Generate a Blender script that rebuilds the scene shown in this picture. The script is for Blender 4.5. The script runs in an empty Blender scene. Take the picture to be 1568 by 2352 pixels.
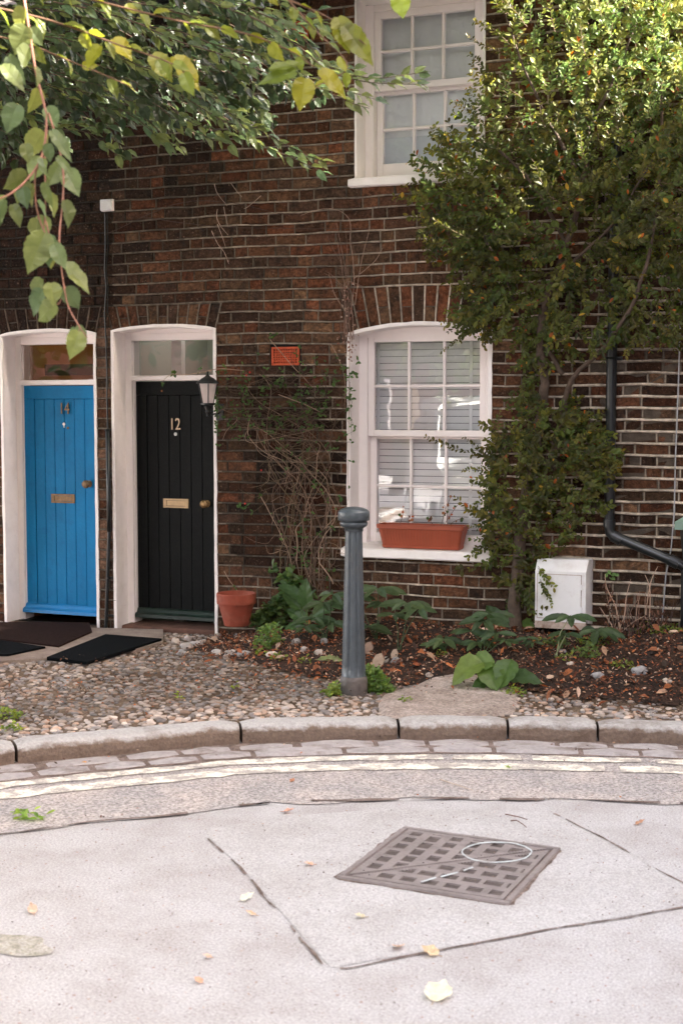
import bpy, math, random
from mathutils import Vector, Matrix, noise
R = math.radians
random.seed(7)
rnd = random.random
def ru(a, b): return a + (b - a) * random.random()

# ------------------------------------------------------------------ camera, world, sun, exposure
PHI = R(21); PIT = math.atan((1176 - 937) / 3135.0); EYE = 1.65; W = 8.396
cam_d = bpy.data.cameras.new('camera'); cam = bpy.data.objects.new('camera', cam_d)
bpy.context.scene.collection.objects.link(cam); bpy.context.scene.camera = cam
cam.location = (0, 0, EYE); cam.rotation_euler = (math.pi / 2 - PIT, 0, PHI)
cam_d.sensor_fit = 'VERTICAL'; cam_d.sensor_height = 36; cam_d.lens = 36 * 3135 / 2352
cam_d.clip_end = 3000; cam_d.clip_start = 0.05
cam_d.dof.use_dof = True; cam_d.dof.focus_distance = 8.7; cam_d.dof.aperture_fstop = 4.5

SUN_DIR = Vector((0.80, -0.035, 0.58)).normalized()
elev = math.asin(SUN_DIR.z)
world = bpy.data.worlds.new("World"); bpy.context.scene.world = world; world.use_nodes = True
wn = world.node_tree.nodes; bgn = wn['Background']
sky = wn.new('ShaderNodeTexSky'); sky.sky_type = 'NISHITA'; sky.sun_disc = False
sky.sun_elevation = elev; sky.sun_rotation = math.atan2(SUN_DIR.x, SUN_DIR.y)
sky.dust_density = 3.0; sky.ozone_density = 0.6; sky.air_density = 1.0
hs_ = wn.new('ShaderNodeHueSaturation'); hs_.inputs['Saturation'].default_value = .55      # hazy, whitish daylight
tint = wn.new('ShaderNodeMix'); tint.data_type = 'RGBA'; tint.blend_type = 'MULTIPLY'; tint.inputs[0].default_value = 1; tint.inputs[7].default_value = (1.13, .985, .90, 1)
world.node_tree.links.new(sky.outputs[0], hs_.inputs['Color']); world.node_tree.links.new(hs_.outputs[0], tint.inputs[6]); world.node_tree.links.new(tint.outputs[2], bgn.inputs[0]); bgn.inputs[1].default_value = 0.15
sl = bpy.data.lights.new('sun', 'SUN'); so = bpy.data.objects.new('sun', sl)
bpy.context.scene.collection.objects.link(so)
sl.energy = 5.0; sl.angle = R(0.6); sl.color = (1.0, 0.95, 0.85)
so.rotation_euler = SUN_DIR.to_track_quat('Z', 'Y').to_euler()
vs = bpy.context.scene.view_settings
bpy.context.scene.display_settings.display_device = 'sRGB'
vs.view_transform = 'Standard'; vs.look = 'None'; vs.gamma = 1; vs.exposure = 3.65
bpy.context.scene.cycles.max_bounces = 8
bpy.context.scene.cycles.transparent_max_bounces = 12

# ------------------------------------------------------------------ helpers
FWD = Vector((-math.sin(PHI) * math.cos(PIT), math.cos(PHI) * math.cos(PIT), -math.sin(PIT)))
RGT = Vector((math.cos(PHI), math.sin(PHI), 0)); UPV = RGT.cross(FWD)
def ray(x, y): return FWD * 3135.0 + RGT * (x - 784) - UPV * (y - 1176)
def onz(x, y, z=0.0):
    d = ray(x, y); return Vector((0, 0, EYE)) + d * ((z - EYE) / d.z)
def ony(x, y, Y=W):
    d = ray(x, y); return Vector((0, 0, EYE)) + d * (Y / d.y)

C = bpy.context.scene.collection
class MB:
    def __init__(s): s.v = []; s.f = []; s.c = []; s.cur = (1, 1, 1, 1)
    def quad(s, a, b, c, d):
        n = len(s.v); s.v += [tuple(a), tuple(b), tuple(c), tuple(d)]; s.f.append((n, n+1, n+2, n+3)); s.c.append(s.cur)
    def poly(s, pts):
        n = len(s.v); s.v += [tuple(p) for p in pts]; s.f.append(tuple(range(n, n+len(pts)))); s.c.append(s.cur)
    def add(s, vs_, fs):
        n = len(s.v); s.v += [tuple(p) for p in vs_]
        for f in fs: s.f.append(tuple(i + n for i in f)); s.c.append(s.cur)
    def box(s, x0, x1, y0, y1, z0, z1, ch=0.0):
        if ch <= 0:
            v = [(x, y, z) for z in (z0, z1) for y in (y0, y1) for x in (x0, x1)]
            s.add(v, [(0,2,3,1),(4,5,7,6),(0,1,5,4),(2,6,7,3),(0,4,6,2),(1,3,7,5)]); return
        # chamfered box
        c = ch; xs = (x0, x1); ys = (y0, y1); zs = (z0, z1); v = []; idx = {}
        for i in (0, 1):
            for j in (0, 1):
                for k in (0, 1):
                    sx, sy, sz = (1 if i == 0 else -1), (1 if j == 0 else -1), (1 if k == 0 else -1)
                    idx[i,j,k,'x'] = len(v); v.append((xs[i], ys[j]+sy*c, zs[k]+sz*c))
                    idx[i,j,k,'y'] = len(v); v.append((xs[i]+sx*c, ys[j], zs[k]+sz*c))
                    idx[i,j,k,'z'] = len(v); v.append((xs[i]+sx*c, ys[j]+sy*c, zs[k]))
        f = []
        def g(l): f.append(tuple(idx[q] for q in l))
        for i in (0, 1): g([(i,0,0,'x'),(i,1,0,'x'),(i,1,1,'x'),(i,0,1,'x')][::(1 if i else -1)])
        for j in (0, 1): g([(0,j,0,'y'),(0,j,1,'y'),(1,j,1,'y'),(1,j,0,'y')][::(1 if j else -1)])
        for k in (0, 1): g([(0,0,k,'z'),(1,0,k,'z'),(1,1,k,'z'),(0,1,k,'z')][::(1 if k else -1)])
        for i in (0, 1):
            for j in (0, 1): g([(i,j,0,'x'),(i,j,1,'x'),(i,j,1,'y'),(i,j,0,'y')][::(1 if i == j else -1)])
            for k in (0, 1): g([(i,0,k,'x'),(i,0,k,'z'),(i,1,k,'z'),(i,1,k,'x')][::(1 if i != k else -1)])
        for j in (0, 1):
            for k in (0, 1): g([(0,j,k,'y'),(1,j,k,'y'),(1,j,k,'z'),(0,j,k,'z')])
        for i in (0, 1):
            for j in (0, 1):
                for k in (0, 1): g([(i,j,k,'x'),(i,j,k,'y'),(i,j,k,'z')])
        s.add(v, f)
    def lathe(s, prof, cx, cy, n=24, a0=0.0, rfun=None):
        base = len(s.v)
        for (r, z) in prof:
            for k in range(n):
                a = a0 + 2*math.pi*k/n; rr = r * (rfun(a, z) if rfun else 1)
                s.v.append((cx + rr*math.cos(a), cy + rr*math.sin(a), z))
        for i in range(len(prof)-1):
            for k in range(n):
                s.f.append((base+i*n+k, base+i*n+(k+1) % n, base+(i+1)*n+(k+1) % n, base+(i+1)*n+k)); s.c.append(s.cur)
    def tube(s, pts, r, n=5, r1=None, cap=False):
        pts = [Vector(p) for p in pts]; m = len(pts)
        if m < 2: return
        base = len(s.v); prev = None
        for i, p in enumerate(pts):
            t = (pts[min(i+1, m-1)] - pts[max(i-1, 0)])
            if t.length < 1e-9: t = Vector((0, 0, 1))
            t.normalize()
            a = prev if prev is not None else (Vector((0, 0, 1)) if abs(t.z) < .9 else Vector((1, 0, 0)))
            u = a - t * a.dot(t)
            if u.length < 1e-6: u = t.orthogonal()
            u.normalize(); w_ = t.cross(u); prev = u
            rr = (r[i] if isinstance(r, (list, tuple)) else (r if r1 is None else r + (r1 - r) * i / (m - 1)))
            for k in range(n):
                an = 2*math.pi*k/n; s.v.append(tuple(p + (u*math.cos(an) + w_*math.sin(an))*rr))
        for i in range(m-1):
            for k in range(n):
                s.f.append((base+i*n+k, base+i*n+(k+1) % n, base+(i+1)*n+(k+1) % n, base+(i+1)*n+k)); s.c.append(s.cur)
        if cap:
            s.f.append(tuple(base+k for k in range(n))[::-1]); s.c.append(s.cur)
            s.f.append(tuple(base+(m-1)*n+k for k in range(n))); s.c.append(s.cur)
    def blob(s, c, rx, ry, rz, rot=0, jit=.15, seg=7, rings=5):
        base = len(s.v); ca, sa = math.cos(rot), math.sin(rot); o = Vector((rnd()*50, rnd()*50, rnd()*50))
        def pt(th, ph):
            d = Vector((math.sin(th)*math.cos(ph), math.sin(th)*math.sin(ph), math.cos(th)))
            k = 1 + jit * noise.noise(d*1.3 + o)*1.6
            x, y, z = d.x*rx*k, d.y*ry*k, d.z*rz*k
            return (c[0] + x*ca - y*sa, c[1] + x*sa + y*ca, c[2] + z)
        s.v.append(pt(0, 0))
        for i in range(1, rings):
            for k in range(seg): s.v.append(pt(math.pi*i/rings, 2*math.pi*k/seg))
        s.v.append(pt(math.pi, 0)); last = len(s.v)-1
        for k in range(seg):
            s.f.append((base, base+1+k, base+1+(k+1) % seg)); s.c.append(s.cur)
            for i in range(rings-2):
                a = base+1+i*seg
                s.f.append((a+k, a+seg+k, a+seg+(k+1) % seg, a+(k+1) % seg)); s.c.append(s.cur)
            a = base+1+(rings-2)*seg
            s.f.append((a+k, last, a+(k+1) % seg)); s.c.append(s.cur)
    def build(s, name, mat, parent=None, smooth=False, bevel=0):
        me = bpy.data.meshes.new(name); me.from_pydata(s.v, [], s.f)
        at = me.attributes.new('col', 'FLOAT_COLOR', 'FACE')
        flat = [x for c in s.c for x in c]
        at.data.foreach_set('color', flat)
        if smooth: me.polygons.foreach_set('use_smooth', [True]*len(me.polygons))
        me.materials.append(mat); me.update()
        o = bpy.data.objects.new(name, me); C.objects.link(o)
        if parent is not None:
            o.parent = parent
            o.matrix_parent_inverse = parent_inv(parent)
        if bevel:
            b = o.modifiers.new('bevel', 'BEVEL'); b.width = bevel; b.segments = 2; b.limit_method = 'ANGLE'
        return o
def parent_inv(p):
    if p.parent is not None: return Matrix.Identity(4)      # parts sit in world coordinates
    return Matrix.LocRotScale(p.location, p.rotation_euler, p.scale).inverted()
def thing(name, label, cat, loc, group=None):
    o = bpy.data.objects.new(name, None); C.objects.link(o); o.location = loc; o.empty_display_size = .1
    o['label'] = label; o['category'] = cat
    if group: o['group'] = group
    return o
def tag(o, label=None, cat=None, group=None, kind=None):
    if label: o['label'] = label
    if cat: o['category'] = cat
    if group: o['group'] = group
    if kind: o['kind'] = kind
    return o

def mat(name, col=(.5, .5, .5), rough=.7, metal=0, var=0.0, vscale=8, bump=0.0, bscale=40, attr=False, dirt=None,
        dscale=3, damt=.5, spec=.5, trans=0, detail=6, coat=0, bdist=.01):
    m = bpy.data.materials.new(name); m.use_nodes = True
    nt = m.node_tree; N = nt.nodes; L = nt.links; b = N['Principled BSDF']
    b.inputs['Roughness'].default_value = rough; b.inputs['Metallic'].default_value = metal
    b.inputs['Specular IOR Level'].default_value = spec; b.inputs['Coat Weight'].default_value = coat
    tc = N.new('ShaderNodeTexCoord'); out = None; fleck = name == 'brick'
    if attr:
        a = N.new('ShaderNodeAttribute'); a.attribute_name = 'col'; out = a.outputs['Color']
    else:
        rgb = N.new('ShaderNodeRGB'); rgb.outputs[0].default_value = (*col, 1); out = rgb.outputs[0]
    if var:
        n = N.new('ShaderNodeTexNoise'); n.inputs['Scale'].default_value = vscale; n.inputs['Detail'].default_value = detail
        n.inputs['Roughness'].default_value = .65
        L.new(tc.outputs['Object'], n.inputs['Vector'])
        mr = N.new('ShaderNodeMapRange'); mr.inputs[1].default_value = .3; mr.inputs[2].default_value = .7
        mr.inputs[3].default_value = 1 - var; mr.inputs[4].default_value = 1 + var
        L.new(n.outputs[0], mr.inputs[0])
        mx = N.new('ShaderNodeMix'); mx.data_type = 'RGBA'; mx.blend_type = 'MULTIPLY'; mx.inputs[0].default_value = 1
        L.new(out, mx.inputs[6]); L.new(mr.outputs[0], mx.inputs[7]); out = mx.outputs[2]
    if dirt:
        n = N.new('ShaderNodeTexNoise'); n.inputs['Scale'].default_value = dscale; n.inputs['Detail'].default_value = 8
        n.inputs['Roughness'].default_value = .7
        L.new(tc.outputs['Object'], n.inputs['Vector'])
        mr = N.new('ShaderNodeMapRange'); mr.inputs[1].default_value = .5; mr.inputs[2].default_value = .68
        mr.inputs[4].default_value = damt; L.new(n.outputs[0], mr.inputs[0])
        mx = N.new('ShaderNodeMix'); mx.data_type = 'RGBA'; L.new(mr.outputs[0], mx.inputs[0])
        L.new(out, mx.inputs[6]); mx.inputs[7].default_value = (*dirt, 1); out = mx.outputs[2]
    if fleck:      # pale flecks of lime and chipped faces
        n = N.new('ShaderNodeTexNoise'); n.inputs['Scale'].default_value = 75; n.inputs['Detail'].default_value = 3; n.inputs['Roughness'].default_value = .6
        L.new(tc.outputs['Object'], n.inputs['Vector']); mr = N.new('ShaderNodeMapRange'); mr.inputs[1].default_value = .63; mr.inputs[2].default_value = .70; mr.inputs[4].default_value = .55
        L.new(n.outputs[0], mr.inputs[0]); mx = N.new('ShaderNodeMix'); mx.data_type = 'RGBA'; L.new(mr.outputs[0], mx.inputs[0]); L.new(out, mx.inputs[6]); mx.inputs[7].default_value = (.26, .17, .12, 1); out = mx.outputs[2]
    L.new(out, b.inputs['Base Color'])
    if bump:
        n = N.new('ShaderNodeTexNoise'); n.inputs['Scale'].default_value = bscale; n.inputs['Detail'].default_value = 6
        L.new(tc.outputs['Object'], n.inputs['Vector'])
        bp = N.new('ShaderNodeBump'); bp.inputs['Strength'].default_value = bump; bp.inputs['Distance'].default_value = bdist
        L.new(n.outputs[0], bp.inputs['Height']); L.new(bp.outputs[0], b.inputs['Normal'])
    if trans:
        t = N.new('ShaderNodeBsdfTranslucent'); ms = N.new('ShaderNodeMixShader'); ms.inputs[0].default_value = trans
        hs = N.new('ShaderNodeHueSaturation'); hs.inputs['Hue'].default_value = .497; hs.inputs['Saturation'].default_value = 1.08
        hs.inputs['Value'].default_value = 2.6
        L.new(out, hs.inputs['Color']); L.new(hs.outputs[0], t.inputs['Color'])
        L.new(b.outputs[0], ms.inputs[1]); L.new(t.outputs[0], ms.inputs[2])
        L.new(ms.outputs[0], N['Material Output'].inputs[0])
    return m

M = {}
M['brick'] = mat('brick', attr=True, rough=.9, var=.62, vscale=38, bump=1.0, bscale=55, dirt=(.012, .010, .009), dscale=11, damt=.8, spec=.15, bdist=.016)
M['mortar'] = mat('mortar', attr=True, rough=.95, var=.45, vscale=20, bump=.6, bscale=120, dirt=(.05, .045, .04), dscale=2.3, damt=.8, spec=.1)
M['paint'] = mat('white_paint', (.88, .82, .80), .45, var=.05, vscale=6, bump=.25, bscale=30, dirt=(.5, .42, .36), dscale=7, damt=.16)
M['frame'] = mat('frame_paint', (.88, .80, .78), .35, var=.03, vscale=9, bump=.1, bscale=40)
M['blue'] = mat('blue_paint', (.0002, .165, .385), .5, var=.12, vscale=3.5, bump=.3, bscale=45, dirt=(.002, .10, .26), dscale=9, damt=.45, spec=.2)
M['bluelite'] = mat('blue_sill_paint', (.002, .18, .46), .4, var=.1, vscale=6, bump=.2, bscale=60)
M['blackp'] = mat('black_paint', (.0008, .0018, .0022), .45, var=.3, vscale=12, bump=.25, bscale=70, dirt=(.012, .014, .012), dscale=25, damt=.35, spec=.15)
M['greenp'] = mat('green_paint', (.006, .018, .013), .4, var=.3, vscale=12, bump=.2, bscale=90)
M['brass'] = mat('aged_brass', (.30, .19, .09), .42, metal=.9, var=.25, vscale=40, bump=.1, bscale=60)
M['brassdull'] = mat('dull_brass', (.20, .13, .075), .5, metal=.8, var=.3, vscale=40, bump=.1)
M['iron'] = mat('painted_iron', (.060, .074, .086), .32, var=.15, vscale=30, bump=.55, bscale=55, dirt=(.12, .10, .09), dscale=5, damt=.35, bdist=.006)
M['blackiron'] = mat('black_metal', (.012, .014, .015), .35, var=.2, vscale=20, bump=.1)
M['pipe'] = mat('black_plastic', (.012, .015, .017), .28, var=.15, vscale=10)
M['terra'] = mat('terracotta', (.25, .048, .024), .8, var=.22, vscale=10, bump=.25, bscale=50, dirt=(.36, .16, .10), dscale=6, damt=.35)
M['orange'] = mat('terracotta_plastic', (.31, .060, .025), .5, var=.08, vscale=9, bump=.05, dirt=(.22, .05, .025), dscale=6, damt=.4)
M['airbrick'] = mat('orange_clay', (.50, .085, .03), .8, var=.2, vscale=20, bump=.2)
M['dark'] = mat('dark_void', (.006, .006, .006), .9)
M['blind'] = mat('blind_slats', (.86, .84, .84), .5, var=.04, vscale=4)
M['sheet'] = mat('white_curtain', (.88, .88, .88), .8, var=.08, vscale=2.5)
M['boxpaint'] = mat('meter_box_paint', (.74, .73, .74), .5, var=.05, vscale=5, bump=.1, dirt=(.32, .22, .16), dscale=6, damt=.3)
M['rusty'] = mat('rusty_paint', (.42, .33, .28), .8, var=.4, vscale=20, dirt=(.16, .07, .04), dscale=14, damt=.9)
M['mat_rubber'] = mat('rubber_mat', (.004, .005, .006), .95, spec=.06, var=.3, vscale=60, bump=1, bscale=200)
M['mat_brown'] = mat('brown_mat', (.022, .012, .010), .95, spec=.06, var=.4, vscale=50, bump=1, bscale=220)
M['stone'] = mat('stone', attr=True, rough=.85, var=.25, vscale=40, bump=.5, bscale=60, dirt=(.10, .08, .06), dscale=22, damt=.4)
M['pebble'] = mat('pebble', attr=True, rough=.7, var=.25, vscale=30, bump=.3, bscale=60)
M['kerb'] = mat('granite_kerb', (.30, .285, .28), .85, attr=True, var=.22, vscale=60, bump=.7, bscale=70, dirt=(.16, .12, .095), dscale=5, damt=.5)
M['sett'] = mat('granite_setts', (.36, .33, .33), .8, var=.2, vscale=30, bump=.5, bscale=60, dirt=(.12, .08, .06), dscale=6, damt=.7)
M['bark'] = mat('bark', (.075, .05, .035), .9, var=.35, vscale=30, bump=.8, bscale=50)
M['twig'] = mat('twig', attr=True, rough=.8, var=.25, vscale=40, bump=.3)
M['leaf'] = mat('leaf', attr=True, rough=.42, var=.18, vscale=30, trans=.42, spec=.4)
M['leaf_dark'] = mat('glossy_leaf', attr=True, rough=.45, var=.2, vscale=30, trans=.42, spec=.3)
M['litter'] = mat('leaf_litter', attr=True, rough=.85, var=.3, vscale=50, trans=.1)
M['tile'] = mat('roof_tile', (.07, .055, .05), .85, var=.3, vscale=12, bump=.5)

def glass_mat(name, tint=(.97, .98, .98), rough=.0, refl=1.0):
    m = bpy.data.materials.new(name); m.use_nodes = True; nt = m.node_tree; N = nt.nodes; L = nt.links
    N.remove(N['Principled BSDF'])
    t = N.new('ShaderNodeBsdfTransparent'); t.inputs[0].default_value = (*tint, 1)
    g = N.new('ShaderNodeBsdfGlossy'); g.inputs['Roughness'].default_value = rough; g.inputs[0].default_value = (.95, .95, .95, 1)
    fr = N.new('ShaderNodeFresnel'); fr.inputs['IOR'].default_value = 1.5
    mu = N.new('ShaderNodeMath'); mu.operation = 'MULTIPLY_ADD'; mu.inputs[1].default_value = 1.8*refl; mu.inputs[2].default_value = .02*refl
    ms = N.new('ShaderNodeMixShader'); L.new(fr.outputs[0], mu.inputs[0]); L.new(mu.outputs[0], ms.inputs[0])
    L.new(t.outputs[0], ms.inputs[1]); L.new(g.outputs[0], ms.inputs[2]); L.new(ms.outputs[0], N['Material Output'].inputs[0])
    tc = N.new('ShaderNodeTexCoord'); n = N.new('ShaderNodeTexNoise'); n.inputs['Scale'].default_value = 3.5
    bp = N.new('ShaderNodeBump'); bp.inputs['Strength'].default_value = .06; bp.inputs['Distance'].default_value = .01
    L.new(tc.outputs['Object'], n.inputs['Vector']); L.new(n.outputs[0], bp.inputs['Height']); L.new(bp.outputs[0], g.inputs['Normal'])
    return m
M['glass'] = glass_mat('window_glass', refl=1.3)
M['glass_lamp'] = mat('frosted_glass', (.55, .50, .48), .2, trans=.5)

def ground_mat(name, col, col2, grit=.35, gscale=260, patch=2.2, bump=.5, speck=None, rough=.9, patch_lo=.42, patch_hi=.62):
    m = bpy.data.materials.new(name); m.use_nodes = True; nt = m.node_tree; N = nt.nodes; L = nt.links; b = N['Principled BSDF']
    b.inputs['Roughness'].default_value = rough; b.inputs['Specular IOR Level'].default_value = .25
    tc = N.new('ShaderNodeTexCoord')
    def nz(sc, det=6, ro=.6):
        n = N.new('ShaderNodeTexNoise'); n.inputs['Scale'].default_value = sc; n.inputs['Detail'].default_value = det
        n.inputs['Roughness'].default_value = ro; L.new(tc.outputs['Object'], n.inputs['Vector']); return n.outputs[0]
    def mrg(v, a, b_, c, d):
        r = N.new('ShaderNodeMapRange'); r.inputs[1].default_value = a; r.inputs[2].default_value = b_
        r.inputs[3].default_value = c; r.inputs[4].default_value = d; L.new(v, r.inputs[0]); return r.outputs[0]
    mx = N.new('ShaderNodeMix'); mx.data_type = 'RGBA'; mx.inputs[6].default_value = (*col, 1); mx.inputs[7].default_value = (*col2, 1)
    L.new(mrg(nz(patch, 10, .68), patch_lo, patch_hi, 0, 1), mx.inputs[0])
    m2 = N.new('ShaderNodeMix'); m2.data_type = 'RGBA'; m2.blend_type = 'MULTIPLY'; m2.inputs[0].default_value = 1
    L.new(mx.outputs[2], m2.inputs[6]); g = nz(gscale, 3, .7); L.new(mrg(g, .3, .7, 1-grit, 1+grit), m2.inputs[7])
    out = m2.outputs[2]
    if speck:
        v = N.new('ShaderNodeTexVoronoi'); v.inputs['Scale'].default_value = 26; L.new(tc.outputs['Object'], v.inputs['Vector'])
        sx = N.new('ShaderNodeMath'); sx.operation = 'LESS_THAN'; sx.inputs[1].default_value = .13; L.new(v.outputs['Distance'], sx.inputs[0])
        w2 = N.new('ShaderNodeSeparateColor'); L.new(v.outputs['Color'], w2.inputs[0])
        s2 = N.new('ShaderNodeMath'); s2.operation = 'GREATER_THAN'; s2.inputs[1].default_value = .80; L.new(w2.outputs[0], s2.inputs[0])
        s3 = N.new('ShaderNodeMath'); s3.operation = 'MULTIPLY'; L.new(sx.outputs[0], s3.inputs[0]); L.new(s2.outputs[0], s3.inputs[1])
        m3 = N.new('ShaderNodeMix'); m3.data_type = 'RGBA'; L.new(s3.outputs[0], m3.inputs[0]); L.new(out, m3.inputs[6])
        m3.inputs[7].default_value = (*speck, 1); out = m3.outputs[2]
    L.new(out, b.inputs['Base Color'])
    bp = N.new('ShaderNodeBump'); bp.inputs['Strength'].default_value = bump; bp.inputs['Distance'].default_value = .006
    L.new(g, bp.inputs['Height']); L.new(bp.outputs[0], b.inputs['Normal'])
    return m
M['concrete'] = ground_mat('road_concrete', (.425, .410, .413), (.36, .336, .331), grit=.36, gscale=120, patch=3.4, bump=.5, speck=(.30, .2, .18))
M['slab'] = ground_mat('concrete_panel', (.43, .416, .418), (.375, .356, .351), grit=.32, gscale=120, patch=3.0, bump=.45)
M['asphalt'] = ground_mat('asphalt', (.33, .305, .30), (.42, .37, .35), grit=.6, gscale=75, patch=4, bump=1.0)
M['line'] = ground_mat('line_paint', (.74, .69, .60), (.40, .36, .33), grit=.3, gscale=90, patch=11, bump=.4, patch_lo=.46, patch_hi=.56)
M['joint'] = ground_mat('joint_dirt', (.13, .095, .08), (.26, .20, .18), grit=.5, gscale=120, patch=9, bump=1)
M['dirt'] = ground_mat('pavement_dirt', (.085, .055, .035), (.17, .125, .09), grit=.5, gscale=90, patch=3, bump=1)
M['soil'] = ground_mat('soil', (.022, .014, .011), (.055, .028, .018), grit=.6, gscale=70, patch=9, bump=1)
M['flag'] = ground_mat('flagstone', (.26, .21, .18), (.17, .13, .11), grit=.2, gscale=90, patch=5, bump=.4)
M['patchc'] = ground_mat('rough_concrete', (.36, .30, .27), (.25, .20, .175), grit=.45, gscale=60, patch=8, bump=1)

# ------------------------------------------------------------------ kerb curve and ground heights
def catmull(pts, n=10):
    out = []
    for i in range(len(pts)-1):
        p0 = pts[max(i-1, 0)]; p1 = pts[i]; p2 = pts[i+1]; p3 = pts[min(i+2, len(pts)-1)]
        for k in range(n):
            t = k / n
            out.append(tuple(.5*((2*b) + (-a+c)*t + (2*a-5*b+4*c-d)*t*t + (-a+3*b-3*c+d)*t**3) for a, b, c, d in zip(p0, p1, p2, p3)))
    out.append(tuple(pts[-1])); return out
KP = catmull([(-7.2, -6), (-6.1, 0.5), (-5.0, 3.2), (-4.35, 4.45), (-3.68, 5.21), (-3.22, 5.63), (-2.83, 5.97), (-2.13, 6.33), (-1.62, 6.52), (-1.19, 6.64), (-.8, 6.74), (.4, 6.95), (2.5, 7.1), (9, 7.2)], 12)
KV = [Vector((a, b, 0)) for a, b in KP]
KL = [0.0]
for i in range(1, len(KV)): KL.append(KL[-1] + (KV[i]-KV[i-1]).length)
def kpos(s):
    s = max(0, min(KL[-1]-1e-4, s))
    lo, hi = 0, len(KL)-1
    while hi - lo > 1:
        m_ = (lo+hi)//2
        if KL[m_] <= s: lo = m_
        else: hi = m_
    t = (s - KL[lo])/(KL[hi]-KL[lo]); p = KV[lo].lerp(KV[hi], t)
    a = max(lo-2, 0); b = min(hi+2, len(KV)-1); d = (KV[b]-KV[a]).normalized()
    return p, Vector((-d.y, d.x, 0))        # normal points to the pavement
def kdist(x, y):                              # signed distance, + on the pavement side
    best = 1e9; sg = 1; bs = 0
    for i in range(0, len(KV), 3):
        d = (KV[i].x-x)**2 + (KV[i].y-y)**2
        if d < best: best = d; bs = KL[i]
    for _ in range(3):
        pass
    lo, hi = bs-.9, bs+.9
    for _ in range(22):
        a = lo+(hi-lo)/3; b = hi-(hi-lo)/3
        pa, pb = kpos(a)[0], kpos(b)[0]
        if (pa.x-x)**2+(pa.y-y)**2 < (pb.x-x)**2+(pb.y-y)**2: hi = b
        else: lo = a
    p, n = kpos((lo+hi)/2); v = Vector((x, y, 0)) - p
    return v.length if v.dot(n) > 0 else -v.length
def smooth(a, b, t):
    t = max(0, min(1, (t-a)/(b-a))); return t*t*(3-2*t)
def zg(x, y):
    k = smooth(6.95, 8.2, y + .12*math.sin(x*3)) * smooth(-4.15, -2.9, x)
    z = .085 + .01*noise.noise(Vector((x*2.2, y*2.2, 0))) + .165*k + .07*smooth(-1.5, -.9, x)*k
    z += .03*k*noise.noise(Vector((x*4, y*4, 3)))
    return z
# soil boundary y as a function of x (soil is behind it)
SB = [(-9, 9.5), (-4.22, 9.5), (-4.10, 8.30), (-4.2, 8.0), (-4.0, 7.75), (-3.65, 7.45), (-3.2, 7.25), (-2.7, 7.15), (-2.3, 7.2), (-1.9, 7.2), (-1.5, 7.12), (-.8, 7.18), (.5, 7.3), (9, 7.4)]
def soil_y(x):
    for (a, ya), (b, yb) in zip(SB, SB[1:]):
        if a <= x <= b: return ya + (yb-ya)*(x-a)/(b-a) + .04*noise.noise(Vector((x*7, 1, 1)))
    return 99

# ------------------------------------------------------------------ setting: road, kerb, pavement
m = MB(); m.quad((-400, -400, 0), (400, -400, 0), (400, 400, 0), (-400, 400, 0)); tag(m.build('road', M['concrete']), kind='structure')
def strip_mesh(mb, s0, s1, o0, o1, z, step=.05, wob=0, fa=7, gap=0):
    n = int((s1-s0)/step); prev = None
    for i in range(n+1):
        s = s0+(s1-s0)*i/n; p, nn = kpos(s)
        w1 = wob*noise.noise(Vector((s*fa, o0*9, 0))); w2 = wob*noise.noise(Vector((s*fa, o1*9, 5)))
        a = p + nn*(o0+w1); b = p + nn*(o1+w2); a.z = z; b.z = z
        if prev and not (gap and noise.noise(Vector((s*5, o0*20, 9))) > gap): mb.quad(prev[0], prev[1], b, a)
        prev = (a, b)
S0, S1 = 2.0, KL[-1]-1
m = MB(); strip_mesh(m, S0, S1, .02, -1.02, .004, .08, .10, 2.5); tag(m.build('asphalt_strip', M['asphalt']), kind='structure')
m = MB(); strip_mesh(m, S0, S1, -1.015, -1.032, .008, .02, .035, 3.5, gap=.18); tag(m.build('road_joint', M['joint']), kind='structure')
m = MB(); strip_mesh(m, S0, S1, -.30, -.385, .008, .03, .022, 9, gap=.40)
strip_mesh(m, S0, S1, -.45, -.555, .008, .03, .022, 9, gap=.44); tag(m.build('road_markings', M['line']), kind='structure')
# channel of granite setts: two rows of individual blocks laid as paving
m = MB()
for row, (o0, o1) in enumerate([(-.015, -.135), (-.15, -.265), ]):
    s = S0
    while s < S1:
        ln = ru(.24, .52); a0 = s+.012; a1 = s+ln-.012; e0 = ru(-.008, .012); e1 = ru(-.008, .012); zt = ru(.010, .024)
        prevr = None; nseg = max(2, int(ln/.1))
        rows_ = []
        for k in range(nseg+1):
            p, nn = kpos(a0+(a1-a0)*k/nseg)
            pin = .012 if k in (0, nseg) else 0
            q = [p+nn*(o0-pin+e0+.006), p+nn*(o0-.014-pin+e0), p+nn*(o1+.014+pin+e1), p+nn*(o1+pin+e1)]
            zs = [.0, zt+ru(-.002, .002), zt+ru(-.002, .002), .0]
            if k in (0, nseg): zs = [0, zt*.5, zt*.5, 0]
            rows_.append([Vector((v.x, v.y, z)) for v, z in zip(q, zs)])
        for ra, rb in zip(rows_, rows_[1:]):
            for j in range(3): m.quad(ra[j], ra[j+1], rb[j+1], rb[j])
        s += ln
tag(m.build('channel_setts', M['sett'], smooth=False), kind='structure')
m = MB(); strip_mesh(m, S0, S1, .03, -.285, .0065, .08, .03, 5); tag(m.build('channel_dirt', M['joint']), kind='structure')
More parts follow.
